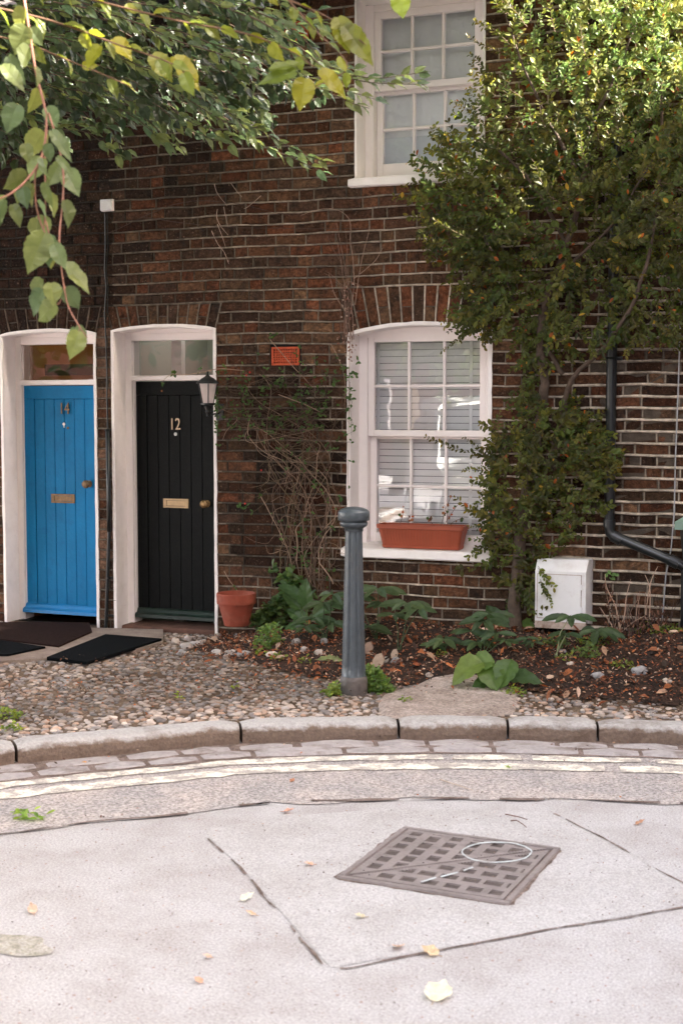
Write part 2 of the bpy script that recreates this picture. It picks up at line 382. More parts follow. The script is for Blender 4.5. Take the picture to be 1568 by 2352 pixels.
# kerb stones (one structure), joints where the photograph has them
def s_of(px, py):
    q = onz(px, py, 0); best = 0; bd = 9
    s = 0
    while s < KL[-1]:
        p = kpos(s)[0]; d = (p-q).length
        if d < bd: bd = d; best = s
        s += .02
    return best
jn = [s_of(38, 1757), s_of(552, 1712), s_of(917, 1700), s_of(1168, 1705), s_of(1372, 1708)]
j0 = jn[0]; jl = []
while j0 > 1: j0 -= ru(.85, 1.0); jl.insert(0, j0)
j0 = jn[-1]; jr = []
while j0 < KL[-1]-1: j0 += ru(.8, 1.0); jr.append(j0)
jn = jl + jn + jr
m = MB()
KH = .095; KW = .155
prof = [(.0, -.02), (.0, .03), (.004, KH*.66), (.014, KH-.014), (.034, KH-.002), (.06, KH+.002), (.11, KH+.003), (KW-.012, KH), (KW, KH-.01), (KW, -.02)]
for a, b in zip(jn, jn[1:]):
    a += .007; b -= .007; n = max(6, int((b-a)/.035)); rows_ = []; off = ru(-.006, .006); hh = ru(-.004, .004)
    for k in range(n+1):
        s = a+(b-a)*k/n; p, nn = kpos(s); e = min(k, n-k)
        rndc = .012 if e == 0 else (.004 if e == 1 else 0)
        row = []
        for (o, z) in prof:
            w = .006*noise.noise(Vector((s*9, o*30, z*30)))+.003*noise.noise(Vector((s*30, o*60, z*60)))
            oo = min(max(o, rndc), KW-rndc) + off + (w if o < .05 else 0)
            v = p + nn*oo; row.append(Vector((v.x, v.y, z + hh - (rndc if z > .05 else 0) + (w*.6 if z > .05 else 0))))
        rows_.append(row)
    for ra, rb in zip(rows_, rows_[1:]):
        for j in range(len(prof)-1):
            e = noise.noise(Vector((ra[0].x*6, ra[0].y*6, j*.3)))*.9
            m.cur = (.40, .385, .38, 1); m.quad(ra[j], ra[j+1], rb[j+1], rb[j])
    m.cur = (.2, .15, .12, 1); m.poly(rows_[0]); m.poly(rows_[-1][::-1])
def kerb_mat():
    m = M['kerb']; nt = m.node_tree; N = nt.nodes; L = nt.links; b = N['Principled BSDF']; lk = b.inputs['Base Color'].links[0].from_socket
    tc = N.new('ShaderNodeTexCoord'); sp = N.new('ShaderNodeSeparateXYZ'); L.new(tc.outputs['Object'], sp.inputs[0])
    n = N.new('ShaderNodeTexNoise'); n.inputs['Scale'].default_value = 9; n.inputs['Detail'].default_value = 8; n.inputs['Roughness'].default_value = .7; L.new(tc.outputs['Object'], n.inputs['Vector'])
    a = N.new('ShaderNodeMath'); a.operation = 'MULTIPLY_ADD'; a.inputs[1].default_value = .11; L.new(n.outputs[0], a.inputs[0]); L.new(sp.outputs['Z'], a.inputs[2])
    r_ = N.new('ShaderNodeMapRange'); r_.inputs[1].default_value = .118; r_.inputs[2].default_value = .140; L.new(a.outputs[0], r_.inputs[0])
    mx = N.new('ShaderNodeMix'); mx.data_type = 'RGBA'; mx.blend_type = 'MIX'; L.new(r_.outputs[0], mx.inputs[0]); L.new(lk, mx.inputs[7])
    m2 = N.new('ShaderNodeMix'); m2.data_type = 'RGBA'; m2.blend_type = 'MULTIPLY'; m2.inputs[0].default_value = 1; L.new(lk, m2.inputs[6]); m2.inputs[7].default_value = (.42, .31, .24, 1)
    L.new(m2.outputs[2], mx.inputs[6]); L.new(mx.outputs[2], b.inputs['Base Color'])
kerb_mat()
ko = m.build('kerb', M['kerb']); tag(ko, kind='structure')
# pavement surface following the kerb
def terrain(mb, x0, x1, y0, y1, st, inside, dz=0.0):
    nx = int((x1-x0)/st); ny = int((y1-y0)/st); grid = {}
    for i in range(nx+1):
        for j in range(ny+1):
            x = x0+i*st; y = y0+j*st
            if inside(x, y): grid[i, j] = len(mb.v); mb.v.append((x, y, zg(x, y)+dz))
    for i in range(nx):
        for j in range(ny):
            q = [(i, j), (i+1, j), (i+1, j+1), (i, j+1)]
            if all(k in grid for k in q): mb.f.append(tuple(grid[k] for k in q)); mb.c.append(mb.cur)
m = MB()
ins = {}
n = 420; prev = None
for i in range(n+1):     # ribbon from kerb back to the wall line
    s = 1.5+(KL[-1]-2.5)*i/n; p, nn = kpos(s); a = p + nn*(KW-.012)
    row = []
    yb = 8.56
    for k in range(30):
        t = (k/29)**1.2; 
        if a.x < -9: break
        x = a.x; y = a.y + (yb-a.y)*t
        row.append(Vector((x, y, zg(x, y) - (.004 if k else .01))))
    if prev and row:
        for k in range(29): m.quad(prev[k], row[k], row[k+1], prev[k+1])
    prev = row
tag(m.build('pavement', M['dirt'], smooth=True), kind='structure')
m = MB(); terrain(m, -4.3, 3.5, 6.9, 8.56, .045, lambda x, y: y > soil_y(x), .008)
tag(m.build('soil_bed', M['soil'], smooth=True), kind='structure')
# ------------------------------------------------------------------ brick terrace
house = thing('brick_terrace', 'long dark brown brick terrace house front with arched door and window heads', 'house', (-3.5, W, 0))
PC = .0715; Z0 = .004
OP = [  # x0, x1, z0, z_spring, rise, arch height
    (-5.845, -5.085, -.2, 2.165, .028, .1985),
    (-4.925, -4.150, -.2, 2.178, .028, .1855),
    (-3.160, -2.230, .720, 2.125, .055, .310),
    (-3.118, -2.280, 3.100, 4.26, 0, 0)]
XL, XR, ZT = -8.6, 2.2, 4.35
def course_z(i): return Z0 + i*PC
def wob(x, z): return .010*noise.noise(Vector((x*1.1, 0, z*.8))) + .0065*noise.noise(Vector((x*5.0, 7, z*4)))
def cuts(z0, z1):
    zm = (z0+z1)/2; c = []
    for (a, b, oz, zs, rise, ah) in OP:
        if z1 > oz and zm < zs: c.append((a, b))
        elif ah and zs <= zm < zs+ah:
            k = (zm-zs)*.24+.012; c.append((a-k, b+k))
    c.append((-3.735, -3.510)) if 1.925 < zm < 2.065 else None
    c.append((-3.66, -3.44)) if 4.03 < zm < 4.17 else None
    c = sorted(c); out = []; x = XL
    for a, b in c:
        if a > x: out.append((x, a))
        x = max(x, b)
    out.append((x, XR)); return out
BC = [(.092, .038, .020), (.074, .034, .020), (.105, .046, .024), (.058, .031, .020), (.086, .048, .028), (.135, .073, .040), (.060, .034, .022), (.120, .043, .021), (.068, .032, .019), (.090, .040, .021), (.110, .054, .029)]
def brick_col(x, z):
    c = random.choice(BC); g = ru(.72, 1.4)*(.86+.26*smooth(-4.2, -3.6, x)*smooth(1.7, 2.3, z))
    if x < -4.95 and z > 2.2: g *= .32      # unrepointed dark bricks of number 14, with the tree's shade painted in
    s = .48 if (x > -1.9 and rnd() < .6) else 1.0          # some bricks darker in the right section
    if (x+3.72)**2/.16+(z-1.15)**2/.5 < 1+ru(-.3, .3) and rnd() < .85: s *= .38      # shade behind the vine painted into the bricks
    if z > 2.5 and -4.95 <= x < -4.95+1.25*(z-2.5)+ru(-.3, .2) and x < -3.7+ru(-.2, .2) and rnd() < .8: s *= .45  # upper left shade under the tree painted into the bricks
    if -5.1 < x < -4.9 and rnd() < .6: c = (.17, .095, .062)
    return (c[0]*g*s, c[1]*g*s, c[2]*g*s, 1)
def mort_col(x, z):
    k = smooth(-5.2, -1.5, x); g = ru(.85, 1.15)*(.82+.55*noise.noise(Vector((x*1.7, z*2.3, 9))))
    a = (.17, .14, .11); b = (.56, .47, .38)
    if x < -4.95 and z > 2.2: g *= .28  # old dark pointing, deepened to paint the tree's shade
    if (x+3.72)**2/.16+(z-1.15)**2/.5 < 1: g *= .45  # the vine's shade painted into the mortar as well
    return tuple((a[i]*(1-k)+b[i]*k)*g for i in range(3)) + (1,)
bm = MB(); mm = MB()
nc = int((ZT-Z0)/PC); Z0 -= PC; nc += 1
def brick(mb, P4, yf, dep=.03, ch=.004):
    """P4: four (x,z) corners ccw from lower left; front face at yf"""
    cx = sum(p[0] for p in P4)/4; cz = sum(p[1] for p in P4)/4; fr = []; md = []
    t = [ru(-.004, .004) for _ in range(4)]
    for (x, z), tt in zip(P4, t):
        dx = ch if x < cx else -ch; dz = ch if z < cz else -ch
        fr.append((x+dx*ru(.5, 3), yf+tt, z+dz*ru(.4, 2.4))); md.append((x, yf+ch*1.2, z))
    bk = [(x, yf+dep, z) for x, z in P4]
    v = fr+md+bk; f = [(0, 1, 2, 3)]
    for k in range(4): f += [(4+k, 4+(k+1) % 4, (k+1) % 4, k), (8+k, 8+(k+1) % 4, 4+(k+1) % 4, 4+k)]
    mb.add(v, f)
for i in range(nc):
    z0 = course_z(i); z1 = z0+PC
    ivs = cuts(z0, z1)
    for (xa, xb) in ivs:
        # backing
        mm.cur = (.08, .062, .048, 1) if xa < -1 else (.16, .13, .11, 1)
        mm.quad((xa, W+.004, z0-.001), (xb, W+.004, z0-.001), (xb, W+.004, z1), (xa, W+.004, z1))
        x = xa; ph = rnd()
        if xa == XL: x -= .11*(i % 2)+ru(0, .03)
        st = (i % 2)
        while x < xb-.012:
            ln = (.215 if st else .104)*ru(.93, 1.06)
            st = 1-st if rnd() < .86 else st
            e = min(x+ln, xb)
            if xb-e < .05: e = xb
            s = max(x, xa)
            if e-s > .02:
                g = .0048; hg = .0058
                P4 = [(s+g, z0+wob(s, z0)+hg), (e-g, z0+wob(e, z0)+hg), (e-g+ru(-.002, .002), z1+wob(e, z1)-hg), (s+g+ru(-.002, .002), z1+wob(s, z1)-hg)]
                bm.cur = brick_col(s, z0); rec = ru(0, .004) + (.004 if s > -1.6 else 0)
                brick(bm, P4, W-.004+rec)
                if e < xb-.01:      # upright joint
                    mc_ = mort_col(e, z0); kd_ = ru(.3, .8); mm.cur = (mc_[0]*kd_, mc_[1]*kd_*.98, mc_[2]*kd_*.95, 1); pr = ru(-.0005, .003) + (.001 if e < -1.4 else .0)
                    zz0, zz1 = z0+wob(e, z0)+.004, z1+wob(e, z1)-.004
                    w_ = ru(.0042, .0062); dx = ru(-.002, .002)
                    mm.add([(e-w_, W+.004, zz0), (e+w_, W+.004, zz0), (e+w_+dx, W+.004, zz1), (e-w_+dx, W+.004, zz1),
                            (e-w_*.7, W-pr, zz0), (e+w_*.7, W-pr, zz0), (e+w_*.7+dx, W-pr, zz1), (e-w_*.7+dx, W-pr, zz1)],
                           [(4, 5, 6, 7), (0, 4, 7, 3), (5, 1, 2, 6)])
            x = e
        # bed joint, weathered and proud of the brick
        n = max(2, int((xb-xa)/.028)); rows_ = []
        for k in range(n+1):
            x = xa+(xb-xa)*k/n; zc = z0+wob(x, z0)+.0012*noise.noise(Vector((x*22, i*3, 0)))
            h = .0060+.0022*noise.noise(Vector((x*12, i, 4))) + .003*smooth(-2.2, -1.5, x)
            nn = noise.noise(Vector((x*8, i*2.3, 8)))
            pr = .0065+.0055*nn + (.009 if x > -1.62 else .002*smooth(-4.5, -2, x))
            rows_.append([(x, W+.004, zc+h), (x, W-pr+.001, zc+h*.75), (x, W-pr, zc-h*.3), (x, W-pr*.3, zc-h*.9), (x, W+.004, zc-h)])
        for ra, rb in zip(rows_, rows_[1:]):
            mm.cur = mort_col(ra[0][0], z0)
            for j in range(4): mm.quad(ra[j+1], rb[j+1], rb[j], ra[j])
# arches of fanned bricks
for (a, b, oz, zs, rise, ah) in OP:
    if not ah: continue
    xc = (a+b)/2; hw = (b-a)/2; n = int((2*hw+.04)/.074)
    mm.cur = (.10, .085, .07, 1)
    def arc_z(x): return zs + rise*(1-((x-xc)/hw)**2)
    pts = [(a-.012+(2*hw+.024)*k/16) for k in range(17)]
    top = zs+ah
    for p, q in zip(pts, pts[1:]):
        kp = 1+.24*ah/hw
        mm.quad((p, W+.003, arc_z(p)), (q, W+.003, arc_z(q)), (xc+(q-xc)*kp, W+.003, top), (xc+(p-xc)*kp, W+.003, top))
    for k in range(n):
        t0 = -1+2*k/n; t1 = -1+2*(k+1)/n; g = .005
        def pt(t, f):
            xb_ = xc+t*(hw+.012); xt = xc+t*(hw+.012)*(1+.24*ah/hw); zb = arc_z(min(max(xb_, a), b))+.004; zt = top-.006
            return (xb_+(xt-xb_)*f, zb+(zt-zb)*f)
        splits = [0, 1] if (k % 2 == 0) else [0, .48+ru(-.03, .03), 1]
        for s0, s1 in zip(splits, splits[1:]):
            p = [pt(t0, s0), pt(t1, s0), pt(t1, s1), pt(t0, s1)]
            p = [(p[0][0]+g, p[0][1]+.003), (p[1][0]-g, p[1][1]+.003), (p[2][0]-g, p[2][1]-.003), (p[3][0]+g, p[3][1]-.003)]
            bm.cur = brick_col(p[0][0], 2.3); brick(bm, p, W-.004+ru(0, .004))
        # fan joint
        mm.cur = mort_col(p[0][0], 2.3) if a > -5 else (.12, .09, .07, 1)
        q0, q1 = pt(t1, 0), pt(t1, 1); pr = .005
        if k < n-1 or True:
            mm.add([(q0[0]-.005, W+.003, q0[1]), (q0[0]+.005, W+.003, q0[1]), (q1[0]+.006, W+.003, q1[1]), (q1[0]-.006, W+.003, q1[1]),
                    (q0[0]-.004, W-pr, q0[1]), (q0[0]+.004, W-pr, q0[1]), (q1[0]+.005, W-pr, q1[1]), (q1[0]-.005, W-pr, q1[1])],
                   [(4, 5, 6, 7), (0, 4, 7, 3), (5, 1, 2, 6)])
wallb = bm.build('wall', M['brick'], house)
mm.build('pointing', M['mortar'], wallb)
# solid body behind the brick skin: ends, back, and wall thickness round the openings
def reveal(name, op, dep, parent, band=.020, white=True):
    a, b, oz, zs, rise, ah = op; mb = MB(); xc = (a+b)/2; hw = (b-a)/2
    path = []
    nz = 26
    for k in range(nz+1): path.append((a, oz+(zs-oz)*k/nz, -1, 0))
    for k in range(1, 17):
        x = a+(b-a)*k/17; path.append((x, zs+rise*(1-((x-xc)/hw)**2), 0, 1))
    for k in range(nz+1): path.append((b, zs-(zs-oz)*k/nz, 1, 0))
    rows_ = []
    for i, (x, z, nx, nz_) in enumerate(path):
        w1 = .003*noise.noise(Vector((x*5, z*9, 3))); w2 = .0045*noise.noise(Vector((x*16, z*22, 6)))
        if rise == 0 and z >= zs-.001 and 0 < i < len(path)-1 and nx == 0: pass
        ox = nx or 0
        o = (x+ox*(band+w2), z+nz_*(band+w2)); ii = (x+ox*w1, z+nz_*w1); 
        if ox and z >= zs-.0001: o = (o[0], z+band*.6)
        rows_.append([(o[0], W+.002, o[1]), (o[0], W-.010, o[1]), (ii[0], W-.0105, ii[1]), (ii[0]-ox*.004, W-.006, ii[1]-nz_*.004), (x-ox*.004, W+dep, z-nz_*.004)])
    for ra, rb in zip(rows_, rows_[1:]):
        for j in range(4): mb.quad(ra[j], ra[j+1], rb[j+1], rb[j])
    return mb.build(name, M['paint'], parent)

def bar(mb, x0, x1, y0, y1, z0, z1, ch=.003): mb.box(x0, x1, y0, y1, z0, z1, ch)
def make_door(op, yd, ztop, zbot, paint, margin_mat, bot_mat, label, number, numcol, knob_mat, plate_mat, knob, plate, numpos, nums):
    a, b, oz, zs, rise, ah = op; xc = (a+b)/2
    fy = W+.150
    dr = MB(); x0 = a+.052; x1 = b-.052
    # T&G boards: top rail, left stile, planks with V grooves
    st = .095; y = W+yd
    dz0 = zbot; dz1 = ztop
    bar(dr, x0, x1, y-.004, y+.04, dz1-.095, dz1, .002)
    bar(dr, x0, x0+st*.95, y-.004, y+.04, dz0, dz1-.0955, .002)
    bar(dr, x1-st*.6, x1, y-.004, y+.04, dz0, dz1-.0955, .002)
    n = 6; xa = x0+st*.95+.001; xb = x1-st*.6-.001; w = (xb-xa)/n
    for k in range(n): bar(dr, xa+k*w+.0004, xa+(k+1)*w-.0004, y, y+.035, dz0, dz1-.0955, .0042)
    d = dr.build('door', paint, house); d['label'] = label
    fr = MB()
    arc = [(a+(b-a)*k/12) for k in range(13)]
    az = lambda x: zs+rise*(1-((x-xc)/((b-a)/2))**2)
    bar(fr, a-.002, x0, fy, W+.27, -.05, zs-.004, .004); bar(fr, x1, b+.002, fy, W+.27, -.05, zs-.004, .004)
    bar(fr, x0-.012, x0+.006, fy+.022, W+.26, dz0, zs-.06, .002)
    zf0, zf1 = ztop+.047, zs-.055
    bar(fr, x0, x1, fy-.018, W+.25, ztop+.004, zf0-.006, .006)       # transom
    bar(fr, x0, x1, fy-.003, W+.25, zf1, zs-.003, .004)               # head
    for p, q in zip(arc, arc[1:]):
        fr.add([(p, fy+.001, zs-.01), (q, fy+.001, zs-.01), (q, fy+.001, az(q)), (p, fy+.001, az(p))], [(0, 1, 2, 3)])
    f = fr.build('door_frame', M['frame'], house)
    fl = MB(); fl.quad((x0, fy+.035, zf0-.01), (x1, fy+.035, zf0-.01), (x1, fy+.035, zf1+.01), (x0, fy+.035, zf1+.01))
    fl.build('fanlight', M['glass'], house)
    wb = MB()
    wz = zbot-.002
    sec = [(0, wz+.062), (-.012, wz+.052), (-.022, wz+.032), (-.040, wz+.018), (-.042, wz-.005), (0, wz-.012)]
    L_ = [(x0-.010, y-.005+dy, z) for dy, z in sec]; R_ = [(x1, y-.005+dy, z) for dy, z in sec]
    for k in range(5): wb.quad(L_[k], R_[k], R_[k+1], L_[k+1])
    wb.poly(L_); wb.poly(R_[::-1])
    wb.build('weather_bar', bot_mat, d)
    # knob (octagonal), plate, numbers
    kx, kz = knob; kb = MB()
    pr = [(.0, 0), (.026, .001), (.027, .006), (.012, .010), (.010, .024), (.022, .034), (.031, .046), (.028, .060), (.014, .068), (0, .069)]
    for i in range(len(pr)-1):
        for k in range(8):
            A0 = 2*math.pi*(k+.5)/8; A1 = 2*math.pi*(k+1.5)/8
            r0, d0 = pr[i]; r1, d1 = pr[i+1]
            kb.quad((kx+r0*math.cos(A0), y-.004-d0, kz+r0*math.sin(A0)), (kx+r0*math.cos(A1), y-.004-d0, kz+r0*math.sin(A1)),
                    (kx+r1*math.cos(A1), y-.004-d1, kz+r1*math.sin(A1)), (kx+r1*math.cos(A0), y-.004-d1, kz+r1*math.sin(A0)))
    kb.build('door_knob', knob_mat, d)
    px, pz = plate; pb = MB(); hw, hh = .100, .033; t = .026; u = .013
    bar(pb, px-hw, px+hw, y-.008, y-.0005, pz-hh, pz-hh+u, .0015); bar(pb, px-hw, px+hw, y-.008, y-.0005, pz+hh-u, pz+hh, .0015)
    bar(pb, px-hw, px-hw+t, y-.008, y-.0005, pz-hh+u, pz+hh-u, .0015); bar(pb, px+hw-t, px+hw, y-.008, y-.0005, pz-hh+u, pz+hh-u, .0015)
    bar(pb, px-hw+t+.002, px+hw-t-.002, y-.005, y-.001, pz-hh+u+.002, pz+hh-u-.002, .001)
    pb.build('letter_plate', plate_mat, d)
    cu = bpy.data.curves.new('house_number', 'FONT'); cu.body = nums; cu.size = .118; cu.extrude = .004; cu.align_x = 'CENTER'
    tob = bpy.data.objects.new('tmp', cu); C.objects.link(tob)
    bpy.context.view_layer.update()
    me = bpy.data.meshes.new_from_object(tob.evaluated_get(bpy.context.evaluated_depsgraph_get())); bpy.data.objects.remove(tob)
    me.transform(Matrix.Translation((numpos[0], y-.010, numpos[1])) @ Matrix.Rotation(R(90), 4, 'X') @ Matrix.Diagonal((.78, 1, 1, 1)))
    me.materials.clear(); me.materials.append(numcol)
    no = bpy.data.objects.new('house_number', me); C.objects.link(no); no.parent = d; no.matrix_parent_inverse = parent_inv(d)
    return d, y
RV = [reveal('painted_reveal', OP[0], .152, house), reveal('painted_reveal', OP[1], .152, house), reveal('painted_reveal', OP[2], .158, house, .022), reveal('painted_reveal', OP[3], .158, house, .012)]
# helper: photo pixel -> x,z on a plane y
def XZ(px, py, y): v = ony(px, py, y); return v.x, v.z
yb_ = .178
k14 = XZ(200, 1112, W+.14); p14 = XZ(146, 1145, W+yb_); n14 = XZ(150, 938, W+yb_)
k12 = XZ(467, 1158, W+.14); p12 = XZ(404, 1156, W+.2); n12 = XZ(403, 976, W+.2)
d14, y14 = make_door(OP[0], yb_, XZ(120, 886, W+yb_)[1], XZ(120, 1405, W+yb_)[1], M['blue'], None, M['bluelite'], 'sky blue boarded door numbered 14', 14,
                     M['brassdull'], M['brassdull'], M['brassdull'], k14, p14, (n14[0], n14[1]-.04), '14')
M['number_pale'] = mat('pale_brass', (.62, .46, .32), .45, metal=.4)
M['letter_brass'] = mat('letter_plate_brass', (.52, .37, .22), .5, metal=.6, var=.15, vscale=30)
d12, y12 = make_door(OP[1], .205, XZ(400, 876, W+.2)[1], XZ(400, 1418, W+.2)[1], M['blackp'], None, M['greenp'], 'black boarded door numbered 12', 12,
                     M['number_pale'], M['brass'], M['letter_brass'], k12, p12, (n12[0], n12[1]-.033), '12')
# small ironmongery on the doors
m = MB(); q = XZ(148, 974, y14); m.lathe([(0, 0), (.010, 0), (.012, .003), (.006, .006), (0, .006)], 0, 0, 10)
m.v = [(q[0]+v[0], y14-v[2]-.001, q[1]+v[1]) for v in m.v]; m.box(q[0]-.004, q[0]+.004, y14-.004, y14, q[1]-.026, q[1]-.006); m.build('spyhole', M['frame'], d14)
m = MB(); q = XZ(157, 983, y14); m.lathe([(0, 0), (.009, 0), (.010, .003), (0, .005)], 0, 0, 10)
m.v = [(q[0]+v[0], y14-v[2]-.001, q[1]+v[1]) for v in m.v]; m.build('keyhole_cover', M['brassdull'], d14)
m = MB(); q = XZ(404, 997, y12); m.lathe([(0, 0), (.013, 0), (.013, .004), (.008, .007), (0, .007)], 0, 0, 12)
m.v = [(q[0]+v[0], y12-v[2]-.001, q[1]+v[1]) for v in m.v]; m.build('spyhole', M['boxpaint'], d12)
# door thresholds
m = MB(); bar(m, OP[0][0]+.03, OP[0][1]-.01, W+.09, W+.30, .02, .088, .006); m.build('threshold', M['blackp'], house)
m = MB(); bar(m, OP[1][0]+.02, OP[1][1]-.01, W+.02, W+.32, .02, .112, .008); m.build('threshold', mat('worn_wood', (.10, .045, .03), .85, var=.4, vscale=14, bump=.5), house)
# halls seen through the fanlights (closed boxes behind the doors)
M['hallw'] = mat('hall_wall', (.33, .34, .30), .9); M['hallo'] = mat('hall_warm_wall', (.42, .20, .08), .9); M['hallwood'] = mat('hall_joinery', (.10, .05, .03), .7)
def room(name, x0, x1, y0, y1, z0, z1, mt, par):
    mb = MB(); mb.box(x0, x1, y0, y1, z0, z1); mb.f = [f for i, f in enumerate(mb.f) if i != 2]; mb.c = mb.c[:5]
    return mb.build(name, mt, par)
h14 = room('hallway', -6.1, -5.07, W+.28, W+2.4, 0, 2.55, M['hallo'], house)
h12 = room('hallway', -5.0, -4.05, W+.28, W+1.6, 0, 2.5, M['hallw'], house)
for b_ in ((W+.7, W+.75, 1.9, 1.985), (W+1.6, W+1.64, 2.08, 2.14)): m = MB(); m.box(-5.95, -5.2, *b_); m.build('hall_beam', M['hallwood'], h14)
m = MB(); m.box(-4.74, -4.66, W+.5, W+.56, 0, 2.49); m.build('hall_door_post', M['frame'], h12)
def lamp_in(x, y, z, e, c, r=.12):
    l = bpy.data.lights.new('hall_lamp', 'POINT'); l.energy = e; l.color = c; l.shadow_soft_size = r
    o = bpy.data.objects.new('hall_lamp', l); C.objects.link(o); o.location = (x, y, z)
lamp_in(-5.55, W+1.2, 2.3, .2, (1, .62, .3))
lamp_in(-4.5, W+.9, 2.3, .5, (1, .93, .85))

def sash_window(op, y0, ztop, zmid, zbot, xL, xR, grid_lo, inner, par, name='sash_window', open_gap=0):
    a, b, oz, zs, rise, ah = op; xc = (a+b)/2
    w = MB(); yf = W+.152
    bar(w, a-.002, a+.062, yf, W+.30, oz, zs-.003, .004); bar(w, b-.062, b+.002, yf, W+.30, oz, zs-.003, .004)
    bar(w, a+.062, b-.062, yf+.002, W+.30, ztop+.012, zs-.003, .004)
    if rise:
        az = lambda x: zs+rise*(1-((x-xc)/((b-a)/2))**2)
        arc = [(a+(b-a)*k/12) for k in range(13)]
        for p, q in zip(arc, arc[1:]): w.quad((p, yf+.003, zs-.012), (q, yf+.003, zs-.012), (q, yf+.003, az(q)), (p, yf+.003, az(p)))
    win = w.build('window', M['frame'], par)
    XA, XB = a+.063, b-.063
    def sash(nm, ys, z0, z1, rail_b, rail_t, stile, rows):
        s = MB(); t = .04
        bar(s, XA, XA+stile, ys, ys+t, z0, z1, .003); bar(s, XB-stile, XB, ys, ys+t, z0, z1, .003)
        bar(s, XA+stile, XB-stile, ys+.001, ys+t, z0, z0+rail_b, .003); bar(s, XA+stile, XB-stile, ys+.001, ys+t, z1-rail_t, z1, .003)
        gx0, gx1, gz0, gz1 = XA+stile, XB-stile, z0+rail_b, z1-rail_t; bw = .009
        for k in (1, 2):
            x = gx0+(gx1-gx0)*k/3; bar(s, x-bw, x+bw, ys+.003, ys+t-.006, gz0, gz1, .004)
        for k in range(1, rows):
            z = gz0+(gz1-gz0)*k/rows; bar(s, gx0, gx1, ys+.006, ys+t-.008, z-bw, z+bw, .003)
        so_ = s.build(nm, M['frame'], win)
        g = MB(); yy = ys+.025; g.quad((gx0-.004, yy, gz0-.004), (gx1+.004, yy, gz0-.004), (gx1+.004, yy, gz1+.004), (gx0-.004, yy, gz1+.004))
        g.build('glass', M['glass'], win)
        return so_
    sash('upper_sash', W+.165, zmid, ztop+.012, .042, .045, .042, 2)
    sash('lower_sash', W+.212, zbot, zmid+.012, .092, .030, .042, 2)
    return win
zt_l = XZ(980, 783, W+.165)[1]; zm_l = XZ(980, 1003, W+.165)[1]
winlo = sash_window(OP[2], 0, zt_l+.03, zm_l, .725, 0, 0, 0, None, house); winlo['label'] = 'ground floor sash window with closed slatted blind'
zm_u = XZ(980, 200, W+.165)[1]
winup = sash_window(OP[3], 0, 4.20, zm_u, 3.155, 0, 0, 0, None, house); winup['label'] = 'upper sash window with white curtain and bottom sash raised a crack'
# slatted blind
m = MB(); z = .80
while z < 2.11:
    x0 = -3.09; x1 = -2.30
    m.add([(x0, W+.298, z), (x1, W+.298, z), (x1, W+.283, z+.041), (x0, W+.283, z+.041), (x0, W+.301, z), (x1, W+.301, z), (x1, W+.286, z+.041), (x0, W+.286, z+.041)],
          [(0, 1, 2, 3), (5, 4, 7, 6), (0, 4, 5, 1), (3, 2, 6, 7)])
    z += .0442
for xx in (XZ(868, 1000, W+.28)[0], XZ(1080, 1000, W+.28)[0]): bar(m, xx-.011, xx+.011, W+.2795, W+.2825, .8, 2.11, .001)
m.build('blind', M['blind'], winlo)
room('room', -3.3, -2.1, W+.32, W+1.2, .6, 2.3, M['dark'], house)
m = MB(); zz = 3.13; rows_ = []
for k in range(60):
    x = -3.06+.72*k/59; y = W+.275+.010*noise.noise(Vector((x*6, 0, 0)))+.004*math.sin(x*40); rows_.append((x, y))
for (xa, ya), (xb, yb2) in zip(rows_, rows_[1:]): m.quad((xa, ya, 3.0), (xb, yb2, 3.0), (xb, yb2, 4.3), (xa, ya, 4.3))
m.build('curtain', M['sheet'], winup, smooth=True)
m = MB(); bar(m, -3.06, -2.34, W+.256, W+.258, 3.2, 3.42, .0005); m.build('net_panel', mat('net_panel', (.66, .68, .70), .8, var=.05), winup)
room('room', -3.3, -2.1, W+.34, W+1.2, 2.9, 4.4, M['dark'], house)
# sills
def sill(x0, x1, z, h, out, par, curl=0):
    m = MB(); n = 24
    prof_ = [(W+.21, z+.022), (W+.01, z+.004), (W-out+.01, z), (W-out, z-.006), (W-out-.002, z-h+.008), (W-out+.008, z-h), (W+.02, z-h+.002)]
    rows_ = []
    for k in range(n+1):
        x = x0+(x1-x0)*k/n; e = .006 if k in (0, n) else 0
        rows_.append([(x, y, zz+.0022*noise.noise(Vector((x*6, y*20, zz*9)))-(e if j in (2, 3) else 0)+(e if j in (4, 5) else 0)) for j, (y, zz) in enumerate(prof_)])
    for ra, rb in zip(rows_, rows_[1:]):
        for j in range(len(prof_)-1): m.quad(ra[j], rb[j], rb[j+1], ra[j+1])
    # the sill's inner part is narrower than the horns: keep inside the opening
    m.poly(rows_[0][::-1]); m.poly(rows_[-1])
    return m.build('sill', M['paint'], par)
sill(-3.205, -2.195, .735, .062, .060, winlo)
sill(-3.160, -2.235, 3.125, .060, .050, winup)
